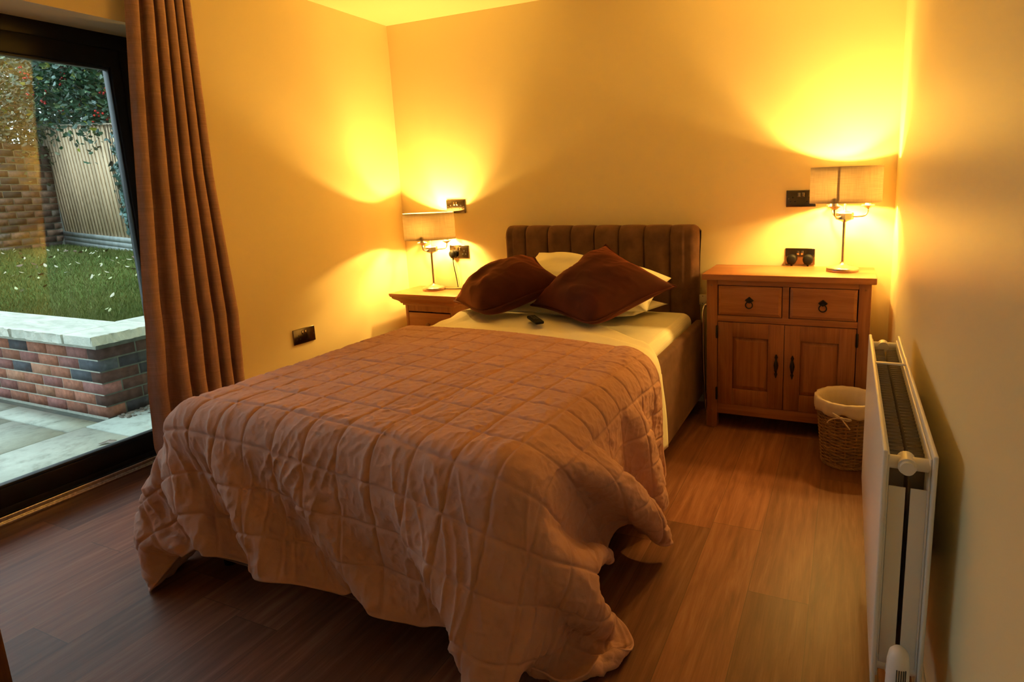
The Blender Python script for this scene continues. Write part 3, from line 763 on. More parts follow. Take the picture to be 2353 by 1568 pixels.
SOCK = [('nickel double socket above the lower one, just behind the left lamp shade top', (.439, 0, 1.139), 0),
        ('nickel double socket with one black plug, beside the left lamp stem', (.4395, 0, .846), 0),
        ('dark double socket partly covered by the right lamp shade', (2.553, 0, 1.144), 0),
        ('dark double socket with two black plugs just above the oak cabinet', (2.556, 0, .847), 0),
        ('dark double socket low on the window wall above the bedspread', (0, -.908, .472), math.pi/2)]
for s in SOCK: make_socket(*s)
def make_plug(label, loc, cord=None):
    Pg = thing('power_plug', label, 'plug', loc)
    bm = mb_new()
    pr_ = [(.024, -.0), (.0255, -.006), (.0255, -.018), (.022, -.025), (.016, -.029)]
    rr = [[bm.verts.new((r*1.0*math.cos(a), q-.0, r*math.sin(a)*(1.0 if math.sin(a) > 0 else 1.15))) for a in np.linspace(0, 2*math.pi, 25)[:-1]] for r, q in pr_]
    for a, b in zip(rr[:-1], rr[1:]):
        for k in range(24): bm.faces.new((a[k], a[(k+1) % 24], b[(k+1) % 24], b[k]))
    bm.faces.new(rr[0]); bm.faces.new(rr[-1][::-1]); obj('plug_body', bm, M['black'], Pg)
    bm = mb_new(); lathe(bm, [(.0038, -.042), (.0055, -.022)], 0, -.013, 0, 12); obj('cord_grip', bm, M['black'], Pg)
    bm = mb_new(); tube(bm, spline(cord, 6), .0029, 8); obj('cord', bm, M['black'], Pg)
    return Pg
make_plug('black plug with its cord trailing down behind the bedside table', (.399, -.0085, .833),
          [(0, -.013, -.040), (.001, -.012, -.08), (.010, -.009, -.14), (.018, -.007, -.21), (.020, -.006, -.30), (.02, -.006, -.5)])
make_plug('black plug in the left-hand outlet above the oak cabinet', (2.516, -.0085, .834), [(0, -.013, -.040), (0, -.010, -.06), (0, -.0045, -.12), (0, -.0045, -.3)])
make_plug('black plug in the right-hand outlet above the oak cabinet', (2.596, -.0085, .834), [(0, -.013, -.040), (0, -.010, -.06), (0, -.0045, -.12), (0, -.0045, -.3)])

# chrome handle between bed and cabinet
bm = mb_new(); tube(bm, spline([(2.112, -.215, .0), (2.100, -.215, .30), (2.096, -.215, .52), (2.098, -.215, .585), (2.109, -.213, .610), (2.121, -.211, .600), (2.127, -.21, .57), (2.127, -.21, .50)], 8), .0065, 12)
tag(obj('chrome_handle', bm, M['chrome']), 'curved chrome metal handle standing between the bed rail and the oak cabinet', 'handle')

# ------------------------------------------------------------------ curtain
def curtain():
    zs = np.linspace(0, 1, 70); ss = np.linspace(0, 1, 240); rows = []
    ztop, zbot = 2.286, .055
    for t_ in zs:
        z = ztop+(zbot-ztop)*t_
        yl = np.interp(z, [.05, .16, .44, .80, 1.2, 1.7, 2.04, 2.3], [-1.715, -1.745, -1.755, -1.742, -1.70, -1.655, -1.620, -1.60])
        yr = np.interp(z, [.05, .3, .7, 1.35, 2.1, 2.3], [-1.375, -1.36, -1.345, -1.372, -1.362, -1.36])
        row = []
        for s in ss:
            ph = 2*math.pi*(5.6*s**1.25)+.5*math.sin(z*1.3+s*3)-.6
            amp = (.030+.018*t_)*(1-.25*s)
            if s < .16: amp *= .6+.4*s/.16
            w = math.sin(ph); y = yl+(yr-yl)*s - .009*math.sin(2*ph)*(.4+.6*min(1, s*4))
            x = .066+amp*(w if w > 0 else w*.9)
            sw = max(0, 1-s*2.2)*max(0, (.75-z)/.75)
            x -= .115*sw**1.3
            x += .006*float(math.sin(z*9+s*14))*max(0, 1-z)*.7
            row.append((x, y, z + (.010*math.sin(ph*.5) if t_ > .99 else 0)))
        rows.append(row)
    return np.array(rows)
cu = obj('curtain', gridmesh('curtain', curtain()), M['curtain'], angle=180); so = cu.modifiers.new('t', 'SOLIDIFY'); so.thickness = .003
tag(cu, 'long dusky pink-brown linen curtain hanging beside the garden door', 'curtain')

# ------------------------------------------------------------------ radiator
RB_ = (2.9, -1.67, .25)
rad = thing('radiator', 'white double panel radiator on the right wall', 'radiator', RB_)
def rp(name, bm, mat, parent=rad, **k): return child_at(name, bm, mat, parent, RB_, **k)
RY0, RY1, RZ0, RZ1 = -2.125, -1.215, .25, .745
bm = mb_new(); box(bm, 2.8535, 2.8625, RY0, RY1, RZ0, RZ1, .003, 3); box(bm, 2.8625, 2.8665, RY0+.012, RY1-.012, RZ0+.01, RZ1-.012, .002); rp('front_panel', bm, M['radiator'])
bm = mb_new(); box(bm, 2.9355, 2.9435, RY0, RY1, RZ0, RZ1, .003, 3); box(bm, 2.931, 2.9355, RY0+.012, RY1-.012, RZ0+.01, RZ1-.012, .002); rp('back_panel', bm, M['radiator'])
for (xa, xb) in ((2.867, 2.8955), (2.9035, 2.931)):
    npt = 84; ys = np.linspace(RY0+.055, RY1-.045, npt*2); rows = []
    for z in (RZ0+.03, RZ1-.035):
        rows.append([((xa if (i//2) % 2 == 0 else xb), y, z) for i, y in enumerate(ys)])
    o = rp('convector_fins', gridmesh('convector_fins', np.array(rows)), M['fins'], smooth=False); so = o.modifiers.new('t', 'SOLIDIFY'); so.thickness = .0012
    bm = mb_new(); box(bm, xa, xb, RY0+.014, RY0+.0165, RZ0+.03, RZ1-.075, .001); rp('end_plate', bm, M['radiator'])
for yy, s in ((RY0+.024, -1), (RY1-.024, 1)):
    for zz in (RZ1-.030, RZ0+.035):
        bm = mb_new(); tube(bm, [(2.864, yy, zz), (2.934, yy, zz)], .0125, 20)
        tube(bm, [(2.899-.004, yy-.018, zz), (2.899-.004, yy+.018, zz)], .016, 20); rp('header_tube', bm, M['radiator'])
        bm = mb_new(); e = yy+s*.018; tube(bm, [(2.895, e, zz), (2.895, e+s*.010, zz)], .0125, 20); rp('end_cap', bm, M['radiator'])
bm = mb_new(); box(bm, 2.8625, 2.9355, -1.535, -1.523, RZ1-.006, RZ1-.001, .0015); rp('cross_strap', bm, M['radiator'])
for yy in (-1.74, -1.34):
    bm = mb_new(); box(bm, 2.9435, 2.985, yy-.012, yy+.012, .33, .60, .002); rp('wall_bracket', bm, M['white_metal'])
bm = mb_new(); lathe(bm, [(.012, .175), (.012, .228), (.015, .233), (.016, .240), (.0195, .244), (.0205, .254), (.0205, .295), (.0198, .345), (.0165, .364), (.010, .372), (.003, .374)], 2.897, -2.163, 0, 28)
vo = rp('thermostatic_valve', bm, M['valve'])
bm = mb_new(); 
for k in range(5):
    a = math.radians(-100+k*11); box(bm, -.0009, .0009, -.0016, .0, -.016, .016)
    for v in list(bm.verts)[-8:]:
        v.co = Matrix.Rotation(a+math.pi/2, 3, 'Z') @ Vector((v.co.x, v.co.y-.0198, v.co.z)) + Vector((2.897, -2.163, .325))
child_at('vent_slots', bm, M['dgrey'], vo, RB_, smooth=False)
bm = mb_new(); tube(bm, [(2.897, -2.163, .215), (2.897, -2.163, .0)], .0075, 12); tube(bm, [(2.897, -2.163, .185), (2.896, -2.12, .185), (2.895, -2.10, .25)], .009, 12); rp('pipe', bm, M['copper'])
bm = mb_new(); tube(bm, [(2.895, -1.18, .285), (2.895, -1.175, .2), (2.895, -1.175, 0)], .0075, 12); rp('pipe', bm, M['copper'])

# ------------------------------------------------------------------ waste basket
WB = (2.806, -.555, 0)
wb = thing('waste_basket', 'round wicker waste basket with cream cloth liner tied in a bow', 'basket', WB)
rnd = random.Random(5)
brad = lambda z: .093+.030*(z/.30)
bm = mb_new(); NS = 16
z = .012; row = 0
while z < .285:
    n = NS*6; pts = []
    for i in range(n):
        a = 2*math.pi*i/n; w = math.cos(NS/2*a*1.0+math.pi*row)*.0035; r = brad(z)+w
        pts.append((r*math.cos(a), r*math.sin(a), z+.0006*math.sin(a*5+row)))
    tube(bm, pts, .0037, 6, True); z += .0078; row += 1
obj('woven_body', bm, M['wicker'], wb)
for k in range(NS):
    a = 2*math.pi*k/NS; bm = mb_new(); tube(bm, [((brad(zz)+.001)*math.cos(a), (brad(zz)+.001)*math.sin(a), zz) for zz in (.004, .1, .2, .29)], .0045, 8); obj('stake', bm, M['wicker'], wb)
bm = mb_new()
for k in range(3):
    tube(bm, [((.095+.003*math.sin(14*a+k*2.1))*math.cos(a), (.095+.003*math.sin(14*a+k*2.1))*math.sin(a), .007+.004*math.cos(14*a+k*2.1)) for a in np.linspace(0, 2*math.pi, 121)[:-1]], .0045, 6, True)
lathe(bm, [(.0, .004), (.09, .004), (.09, .008), (.0, .008)][1:3], 0, 0, 0, 40); obj('base_braid', bm, M['wicker'], wb)
rows = []; n = 120
prof = [(.060, .03), (.078, .06), (.090, .15), (.101, .24), (.109, .292), (.117, .303), (.1265, .307), (.1335, .302), (.1345, .285), (.1335, .262), (.1325, .247)]
for q, (r, z) in enumerate(prof):
    row = []
    for i in range(n):
        a = 2*math.pi*i/n; wv = .0018*math.sin(a*13+q*.6)+.0014*math.sin(a*23+q)
        dz = 0
        if q >= 8:
            da = (a-math.radians(262)+math.pi) % (2*math.pi)-math.pi
            dz = .014*math.exp(-(da/.16)**2)*(q-7)/3+.004*math.sin(a*7)
        row.append(((r+wv)*math.cos(a), (r+wv)*math.sin(a), z+dz))
    rows.append(row)
ln = obj('liner', gridmesh('liner', np.array(rows), closed_u=True), M['liner'], wb, angle=180); ln['label'] = 'cream cloth liner'
so = ln.modifiers.new('t', 'SOLIDIFY'); so.thickness = .0015
a0 = math.radians(262); ra = .1360
def onb(da, z, dr=0): return ((ra+dr)*math.cos(a0+da), (ra+dr)*math.sin(a0+da), z)
bm = mb_new()
for pts in ([onb(0, .252, .004), onb(-.12, .262, .012), onb(-.24, .268, .010), onb(-.16, .254, .006), onb(0, .250, .004)],
            [onb(0, .252, .004), onb(.12, .254, .012), onb(.26, .250, .012), onb(.14, .243, .006), onb(0, .250, .004)],
            [onb(0, .250, .004), onb(-.2, .244, .004), onb(-.38, .228, .002), onb(-.44, .216, .002)],
            [onb(0, .250, .004), onb(.06, .238, .006), onb(.16, .220, .005), onb(.24, .205, .004)]):
    tube(bm, spline(pts, 6), .0030, 6)
lathe(bm, [(.003, -.006), (.0065, -.002), (.0065, .003), (.003, .006)], *onb(0, .251, .006), 10)
obj('bow', bm, M['liner'], wb)

# ------------------------------------------------------------------ furniture edge near the door
DK = (.55, -3.0, 0)
dk = thing('wooden_chest', 'dark wooden chest of drawers, only a corner showing at bottom left of the photo', 'chest of drawers', DK)
bm = mb_new(); box(bm, .30, .815, -3.40, -2.63, .0, .70, .006); child_at('carcass', bm, M['oakd'], dk, DK)
bm = mb_new(); box(bm, .29, .835, -3.42, -2.615, .70, .722, .006); child_at('chest_top', bm, M['oakd'], dk, DK)
for z0 in (.06, .27, .48):
    bm = mb_new(); box(bm, .81, .825, -3.37, -2.665, z0, z0+.19, .004); d = child_at('drawer', bm, M['oakd'], dk, DK)
    bm = mb_new(); lathe(bm, [(.006, 0), (.012, .02)], 0, 0, 0, 14); bm.transform(Matrix.Rotation(math.pi/2, 4, 'Y')); bm.transform(Matrix.Translation((.824, -3.02, z0+.1))); child_at('knob', bm, M['iron'], d, DK)

# ------------------------------------------------------------------ garden
def ray(px, py):
    return FX + RX*((px-1176.5-PPX)/FPX) - UX*((py-784-PPY)/FPX)
CL = Vector(CAM_LOC)
def atz(px, py, z): d = ray(px, py); return CL + d*((z-CL.z)/d.z)
def att(px, py, t): return CL + ray(px, py)*t
def att_mat(name, rough=.85, spec=.3):
    t = NT(name, rough, spec=spec); a = t.n('ShaderNodeAttribute', attribute_name='tone'); return t, a.outputs['Color']
def colored_mesh(name, V, F, C, mat, parent=None, smooth=False):
    """V verts, F quads, C per-face rgb"""
    me = rawmesh(name, np.asarray(V, float), np.asarray(F))
    at_ = me.attributes.new('tone', 'FLOAT_COLOR', 'FACE')
    cc = np.ones((len(F), 4), np.float32); cc[:, :3] = C; at_.data.foreach_set('color', cc.ravel())
    return obj(name, me, mat, parent, smooth=smooth)
def boxes_mesh(name, items, mat, parent=None):
    """items: (origin, ex, ey, ez, color): boxes spanned by three edge vectors"""
    V, F, C = [], [], []
    for o, ex, ey, ez, c in items:
        o = np.array(o, float); ex, ey, ez = [np.array(e, float) for e in (ex, ey, ez)]; b = len(V)
        for k in (o, o+ex, o+ex+ey, o+ey, o+ez, o+ex+ez, o+ex+ey+ez, o+ey+ez): V.append(k)
        for f in ((0, 3, 2, 1), (4, 5, 6, 7), (0, 1, 5, 4), (1, 2, 6, 5), (2, 3, 7, 6), (3, 0, 4, 7)): F.append([b+q for q in f]); C.append(c)
    return colored_mesh(name, V, F, np.array(C), mat, parent)
rnd = random.Random(3)
M['exterior'] = simple('outside_render', (.30, .20, .16), .9, var=.15, vs=20)
t, c = att_mat('brick', .9); co = t.coord(); n1 = t.noise(co, 28, 5, .65)
t.color(t.mix(1.0, c, t.ramp(n1, [(.3, (.62, .62, .62)), (.72, (1.3, 1.3, 1.3))]), 'MULTIPLY')); t.bump(t.noise(co, 90, 4), .3, .003); M['brick'] = t.m
t, c = att_mat('stone_slab', .8); co = t.coord((1, 1, 1)); n1 = t.noise(co, 3.2, 6, .62, .8); n2 = t.noise(co, 14, 5, .7)
f = t.math('ADD', t.math('MULTIPLY', n1, .6), t.math('MULTIPLY', n2, .4))
t.color(t.mix(1.0, c, t.ramp(f, [(.36, (.50, .50, .47)), (.47, (.86, .86, .84)), (.70, (1.12, 1.12, 1.10))]), 'MULTIPLY')); t.bump(f, .4, .01); M['stone'] = t.m
M['mortar'] = simple('mortar', (.42, .44, .38), .95, var=.2, vs=30)
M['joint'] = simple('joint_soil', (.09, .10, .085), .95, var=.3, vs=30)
# upper storey and side of the house, as seen from the garden
bm = mb_new(); box(bm, -.40, -.385, -12, 8, RH+.15, 5.2); box(bm, -.40, -.385, .25, 8, -.12, RH+.15); box(bm, -.40, -.385, -12, RD-.25, -.12, RH+.15); box(bm, -.385, RW+.25, -5, .3, 5.0, 5.2)
box(bm, -.385, -.20, .25, 8, -.12, 5.2); box(bm, -.385, -.20, -12, RD-.25, -.12, 5.2); box(bm, -.385, -.20, RD-.25, .25, RH+.15, 5.2)
struct('wall_exterior', bm, M['exterior'], 'rendered outside wall of the house above the garden door', 'wall', smooth=False)

# patio slabs
items = []
def slab(x0, x1, y0, y1, z1=-.1, th=.035, base=(.47, .50, .44)):
    k = rnd.uniform(.88, 1.1); w = rnd.uniform(-.02, .02); c = (base[0]*k+w, base[1]*k, base[2]*k-w*.5)
    items.append(((x0+.005, y0+.005, z1-th), (x1-x0-.010, 0, 0), (0, y1-y0-.010, 0), (0, 0, th+rnd.uniform(-.002, .002)), c))
xs_ = [(-.44, -1.44)]
for y0 in np.arange(-7.0, 2.0, .68): slab(-1.44, -.80+.0, y0+.24, y0+.92)
for y0 in np.arange(-7.0, 2.0, .91): slab(-.795, -.38, y0+.1, y0+1.01)
rowy = [(-1.405, -1.24), (-2.0, -1.41), (-2.9, -2.005), (-3.5, -2.905), (-4.4, -3.505), (-5.0, -4.405), (-5.9, -5.005)]
for k, (a, b) in enumerate(rowy):
    x = -1.445
    while x > -8:
        w = rnd.choice([.6, .9, .58]); w = .58 if (k == 1 and x == -1.445) else w
        slab(x-w, x, a, b); x -= w+.004
pat = thing('patio', 'pale stone patio slabs outside the door', 'patio', (-1.5, -2, -.1)); pat['kind'] = 'structure'
o = boxes_mesh('paving_slab', items, M['stone'], pat); o.data.transform(Matrix.Translation((1.5, 2, .1)))
bm = mb_new(); box(bm, -9, -.38, -8, 2, -.3, -.118); o = obj('paving_bed', bm, M['joint'], pat, smooth=False); o.data.transform(Matrix.Translation((1.5, 2, .1)))

# low brick retaining wall with stone coping
red, blue, buff, plum = (.28, .115, .075), (.060, .070, .085), (.34, .17, .11), (.22, .095, .085)
def bricks(items, o, d, nrm, length, ncourse, h=.065, g=.010, L=.215, T=.1025, pal=None, seed=1, z0=0, par=None):
    r = random.Random(seed); o = np.array(o, float); d = np.array(d, float); nrm = np.array(nrm, float)
    for c in range(ncourse):
        x = (-(L+g)/2 if c % 2 else 0.0) if par is None else ((T+g) if (c+par) % 2 else 0.0)
        while x < length:
            a = max(0, x); b = min(length, x+L)
            if b-a > .02:
                col = r.choices(pal[0], pal[1])[0]; k = r.uniform(.8, 1.18); jit = r.uniform(-.0015, .0015)
                items.append((o+d*a+np.array((0, 0, z0+c*(h+g)))+nrm*jit, d*(b-a), -nrm*T, (0, 0, h), tuple(min(1, q*k) for q in col)))
            x += L+g
gw = thing('garden_wall', 'low red and blue brick retaining wall with riven stone coping round the raised lawn', 'wall', (-1.455, -1.18, -.1))
GT = Matrix.Translation((1.455, 1.18, .1))
pal = ([red, blue, buff, plum], [5, 3, 1, 2])
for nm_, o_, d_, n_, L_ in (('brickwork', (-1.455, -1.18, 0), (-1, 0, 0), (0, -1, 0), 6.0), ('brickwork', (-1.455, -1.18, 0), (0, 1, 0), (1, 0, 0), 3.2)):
    items = []; A_ = n_[0] == 0; bricks(items, o_, d_, n_, L_, 6, pal=pal if A_ else ([(.060, .030, .024), (.035, .034, .040), (.085, .040, .030)], [4, 3, 2]), seed=4 if A_ else 9, z0=-.097, par=0 if A_ else 1)  # run facing the house has its shade painted in as darker brick colours
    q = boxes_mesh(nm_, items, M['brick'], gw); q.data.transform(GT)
bm = mb_new(); box(bm, -7.455, -1.470, -1.176, -1.0, -.2, .377); q = obj('mortar_bed', bm, M['mortar'], gw, smooth=False); q.data.transform(GT)
bm = mb_new(); box(bm, -1.63, -1.459, -1.170, 2.02, -.2, .377); q = obj('mortar_bed', bm, M['joint'], gw, smooth=False); q.data.transform(GT)  # dark bed behind the house-facing run, its shade put into the colour too
def coping(x0, x1, y0, y1, seed):
    bm = mb_new(); box(bm, x0, x1, y0, y1, .377, .438, .004, 2)
    bmesh.ops.subdivide_edges(bm, edges=[e for e in bm.edges if e.calc_length() > .2], cuts=14, use_grid_fill=True)
    r = random.Random(seed)
    for v in bm.verts:
        if v.co.y < y0+.006 and x1-x0 > y1-y0: v.co.y += r.uniform(-.010, .008)
        if v.co.x > x1-.006 and y1-y0 > x1-x0: v.co.x += r.uniform(-.008, .008)
    q = obj('coping_stone', bm, M['coping'], gw, smooth=False); q.data.transform(GT)
t = NT('coping_stone', .85, spec=.3); co = t.coord((1, 3, 1)); n1 = t.noise(co, 3.5, 6, .6, .7); t.color(t.ramp(n1, [(.3, (.36, .38, .33)), (.5, (.52, .54, .48)), (.7, (.63, .62, .54))])); t.bump(t.noise(t.coord(), 60, 4), .6, .01); M['coping'] = t.m
x = -1.70
for k in range(9): coping(x-.60, x-.004, -1.225, -.875, 20+k); x -= .60
coping(-1.698, -1.408, -1.225, -.875, 40)
y = -.871
for k in range(4): coping(-1.80, -1.412, y, y+.596, 50+k); y += .60

# lawn
def lz(x, y=0):
    s = np.clip((-np.asarray(x, float)-1.8)/1.6, 0, 1); s2 = np.clip((np.asarray(y, float)+.88)/1.25, 0, 1)
    return .412+.28*s*s2
gx, gy = np.meshgrid(np.linspace(-12, -1.62, 90), np.linspace(-1.02, 9, 80))
P = np.stack([gx, gy, lz(gx, gy)+.01*vnoise(gx*2, gy*2, 3)], -1)
t = NT('lawn_turf', .95, spec=.1); co = t.coord(); n1 = t.noise(co, 1.6, 4); n2 = t.noise(co, 40, 4, .7)
f = t.math('ADD', t.math('MULTIPLY', n1, .5), t.math('MULTIPLY', n2, .5)); t.color(t.ramp(f, [(.35, (.045, .085, .016)), (.55, (.085, .13, .028)), (.7, (.15, .16, .045))])); M['turf'] = t.m
q = obj('lawn', gridmesh('lawn', P), M['turf']); tag(q, 'raised green lawn beyond the patio', 'lawn', kind='structure')
npr = np.random.default_rng(7); NB_ = 60000
u = npr.random(NB_)**1.4
bx = -1.83-5.2*u; by = -.865+(npr.random(NB_)**1.5)*(1.0+3.2*u)
bz = lz(bx, by)+.01*vnoise(bx*2, by*2, 3)
h = npr.uniform(.018, .042, NB_); a = npr.random(NB_)*2*math.pi; w = npr.uniform(.0016, .0032, NB_)*(1+u); le = npr.uniform(.2, .9, NB_)*h; b_ = npr.random(NB_)*2*math.pi
dx, dy = np.cos(a)*w, np.sin(a)*w; lx, ly = np.cos(b_)*le, np.sin(b_)*le
V = np.stack([np.stack([bx-dx, by-dy, bz-.004], 1), np.stack([bx+dx, by+dy, bz-.004], 1), np.stack([bx+lx, by+ly, bz+h], 1)], 1).reshape(-1, 3)
Ff = np.arange(NB_*3).reshape(-1, 3); tv = vnoise(bx*1.5, by*2.2, 5)*.5+npr.normal(0, .28, NB_)
C0, C1 = np.array((.070, .125, .024)), np.array((.24, .23, .065)); k = np.clip(.35+.45*tv, 0, 1)[:, None]
t, c = att_mat('grass_blade', .7, .25); t.color(c); M['blade'] = t.m
g = colored_mesh('grass', V, Ff, C0*(1-k)+C1*k, M['blade']); tag(g, 'short green grass blades of the raised lawn', 'grass', kind='stuff')

# leaves
def leaf_shape(kind):
    if kind == 'holly': return np.array([(0, -.5), (.16, -.34), (.30, -.22), (.22, -.05), (.34, .12), (.18, .28), (0, .5), (-.18, .28), (-.34, .12), (-.22, -.05), (-.30, -.22), (-.16, -.34)])
    if kind == 'ivy': return np.array([(0, -.35), (.28, -.42), (.48, -.12), (.30, .10), (.14, .32), (0, .5), (-.14, .32), (-.30, .10), (-.48, -.12), (-.28, -.42)])
    return np.array([(0, -.5), (.2, -.25), (.26, 0), (.18, .28), (0, .5), (-.18, .28), (-.26, 0), (-.2, -.25)])
def leaves(name, pts, size, kind, cols, mat, parent=None, seed=1, hang=.3, face=None):
    r = np.random.default_rng(seed); S = leaf_shape(kind); n = len(pts); m_ = len(S)
    sz = r.uniform(size[0], size[1], n)
    d = r.normal(size=(n, 3)); d[:, 2] -= hang
    if face is not None: nn = np.array(face)+r.normal(0, .45, (n, 3))
    else: nn = r.normal(size=(n, 3)); nn[:, 2] = np.abs(nn[:, 2])+.3
    nn /= np.linalg.norm(nn, axis=1, keepdims=True); d -= nn*(d*nn).sum(1, keepdims=True); d /= np.linalg.norm(d, axis=1, keepdims=True)
    s = np.cross(d, nn)
    z = -.45*np.abs(S[:, 0])
    V = pts[:, None, :]+sz[:, None, None]*(S[None, :, 0:1]*s[:, None, :]+S[None, :, 1:2]*d[:, None, :]+z[None, :, None]*nn[:, None, :])
    cen = pts[:, None, :]+0*s[:, None, :]
    V = np.concatenate([cen, V], 1); base = np.arange(n)[:, None, None]*(m_+1)
    tri = np.array([[0, 1+k, 1+(k+1) % m_] for k in range(m_)])[None]; F = (base+tri).reshape(-1, 3)
    ci = r.choice(len(cols), n, p=np.array([c[1] for c in cols])/sum(c[1] for c in cols)); C = np.array([c[0] for c in cols])[ci]*r.uniform(.75, 1.25, (n, 1))
    return colored_mesh(name, V.reshape(-1, 3), F, np.repeat(C, m_, 0), mat, parent)
t, c = att_mat('leaf', .38, .5); t.color(c); M['leaf'] = t.m
M['leaf'].node_tree.nodes['Principled BSDF'].inputs['Subsurface Weight'].default_value = 0
M['bark'] = simple('bark', (.09, .065, .045), .9, var=.3, vs=30, bump=.5, bs=60)
M['berry'] = simple('red_berry', (.55, .02, .012), .25)
M['blossom'] = simple('pink_blossom', (.85, .55, .50), .7)

# close-board fence panel, leaning slightly, between concrete posts
FB0 = att(152, 562, 8.05); FT0 = att(83, 292, 8.05); FB1 = att(312, 585, 6.6); FT1 = att(245, 288, 6.6)
def lerp(a, b, k): return a+(b-a)*k
dirf = (FB1-FB0).normalized(); nrmF = dirf.cross((FT0-FB0).normalized()).normalized()
if nrmF.dot(CL-FB0) < 0: nrmF = -nrmF
fence = thing('fence_panel', 'pale new feather-edge timber fence panel leaning beyond the lawn', 'fence', FB0)
FM = Matrix.Translation(-FB0)
gb = .115
t, c = att_mat('new_timber', .7); co = t.coord((30, 30, 1.2)); n1 = t.noise(co, 1.5, 5, .6, .5); kn = t.n('ShaderNodeTexVoronoi', i_Scale=2.3); t.l(t.coord((2.0, 2.0, .8)), kn.inputs['Vector'])
c2 = t.mix(1.0, c, t.ramp(n1, [(.3, (.70, .64, .55)), (.7, (1.12, 1.12, 1.12))]), 'MULTIPLY'); t.color(t.mix(t.math('LESS_THAN', kn.outputs['Distance'], .045), c2, (.20, .12, .06))); M['timber'] = t.m
items = []; NBD = 22
for rng_, k0, k1 in ((0, 0.03, 1.0), (1, 1.0, 2.6)):
    for k in range(int(NBD*(k1-k0))):
        a = k0+(k1-k0)*k/int(NBD*(k1-k0)); b = k0+(k1-k0)*(k+1.12)/int(NBD*(k1-k0))
        p0 = lerp(FB0, FB1, a); p1 = lerp(FB0, FB1, b); q0 = lerp(FT0, FT1, a); q1 = lerp(FT0, FT1, b)
        lo = lerp(p0, q0, gb); up = (q0-p0)*(1-gb); tilt = nrmF*.012
        kk = rnd.uniform(.85, 1.1); c = (.74*kk, .58*kk, .40*kk)
        items.append((lo-nrmF*.016+(lo-lo), (p1-p0)+tilt, nrmF*.010, up, c))
q = boxes_mesh('fence_board', items, M['timber'], fence); q.data.transform(FM)
items = [(lerp(FT0, FT1, 0.0)-nrmF*.02, (FT1-FT0)*2.6, nrmF*.05, (FT0-FB0)*.012, (.40, .33, .25))]
q = boxes_mesh('fence_cap', items, M['timber'], fence); q.data.transform(FM)
t, c = att_mat('concrete', .9); t.color(t.mix(1, c, t.ramp(t.noise(t.coord(), 9, 5, .65), [(.3, (.7, .74, .74)), (.7, (1.15, 1.15, 1.15))]), 'MULTIPLY')); M['concrete'] = t.m
items = []
for k in range(3): items.append((lerp(FB0, FT0, gb*(k/3)-.0)-nrmF*.02, (FB1-FB0)*2.6, nrmF*(.030 if k % 2 == 0 else .026), (FT0-FB0)*(gb/3*.93), (.42, .46, .46)))
q = boxes_mesh('gravel_board', items, M['concrete'], fence); q.data.transform(FM)
items = [(FB0-dirf*.075-nrmF*.03, dirf*.085, nrmF*.075, (FT0-FB0)*1.012, (.45, .48, .44))]
q = boxes_mesh('concrete_post', items, M['concrete'], fence); q.data.transform(FM)

# old brick boundary wall at the left
W0 = FB0-dirf*.02; W1 = att(-60, 585, 6.9); W1.z = W0.z
dw = (W1-W0).normalized(); nw = Vector((dw.y, -dw.x, 0)).normalized()
if nw.dot(CL-W0) < 0: nw = -nw
bw = thing('brick_wall', 'old weathered brick boundary wall below the blossoming shrub', 'wall', W0)
items = []; old = ([(.20, .115, .075), (.13, .09, .065), (.26, .16, .11), (.32, .27, .23), (.10, .085, .07)], [4, 3, 3, 1.5, 2])
bricks(items, W0-Vector((0, 0, .2)), dw, nw, 7.0, 18, pal=old, seed=6, h=.070, g=.013, L=.225)
q = boxes_mesh('brickwork', items, M['brick'], bw); q.data.transform(Matrix.Translation(-W0))
items = [(W0-Vector((0, 0, .2))-nw*.003, dw*7.0, -nw*.2, (0, 0, 1.48), (1, 1, 1))]
M['oldmortar'] = simple('old_mortar', (.38, .39, .30), .95, var=.3, vs=12); q = boxes_mesh('mortar_bed', items, M['oldmortar'], bw); q.data.transform(Matrix.Translation(-W0))

def blob(n, c, r, seed, shell=.55):
    g_ = np.random.default_rng(seed); d = g_.normal(size=(n, 3)); d /= np.linalg.norm(d, axis=1, keepdims=True); k = (shell+(1-shell)*g_.random((n, 1)))
    return np.array(c)+d*np.array(r)*k
def imgblob(n, px, py, t0, t1, seed):
    """points inside a box of the garden seen over the fence, given by its corners"""
    g_ = np.random.default_rng(seed); P = []
    a = g_.uniform(px[0], px[1], n); b = g_.uniform(py[0], py[1], n); tt = g_.uniform(t0, t1, n)
    return np.array([tuple(att(i, j, k)) for i, j, k in zip(a, b, tt)])
def clump(P, n, spread, seed):
    g_ = np.random.default_rng(seed); i = g_.integers(0, len(P), n); return P[i]+g_.normal(0, spread, (n, 3))
holly_c = [((.020, .060, .028), 5), ((.035, .095, .045), 4), ((.09, .15, .05), 1.2), ((.30, .33, .04), .35), ((.10, .17, .15), .8)]
def stem(bm, a, b, r, k=.15, seed=0):
    rr = random.Random(seed); a = Vector(a); b = Vector(b)
    pts = [a.lerp(b, i/5)+Vector([rr.uniform(-k, k) for _ in range(3)])*(0 if i in (0,) else .5) for i in range(6)]
    tube(bm, pts, [r*(1-.13*i) for i in range(6)], 7)
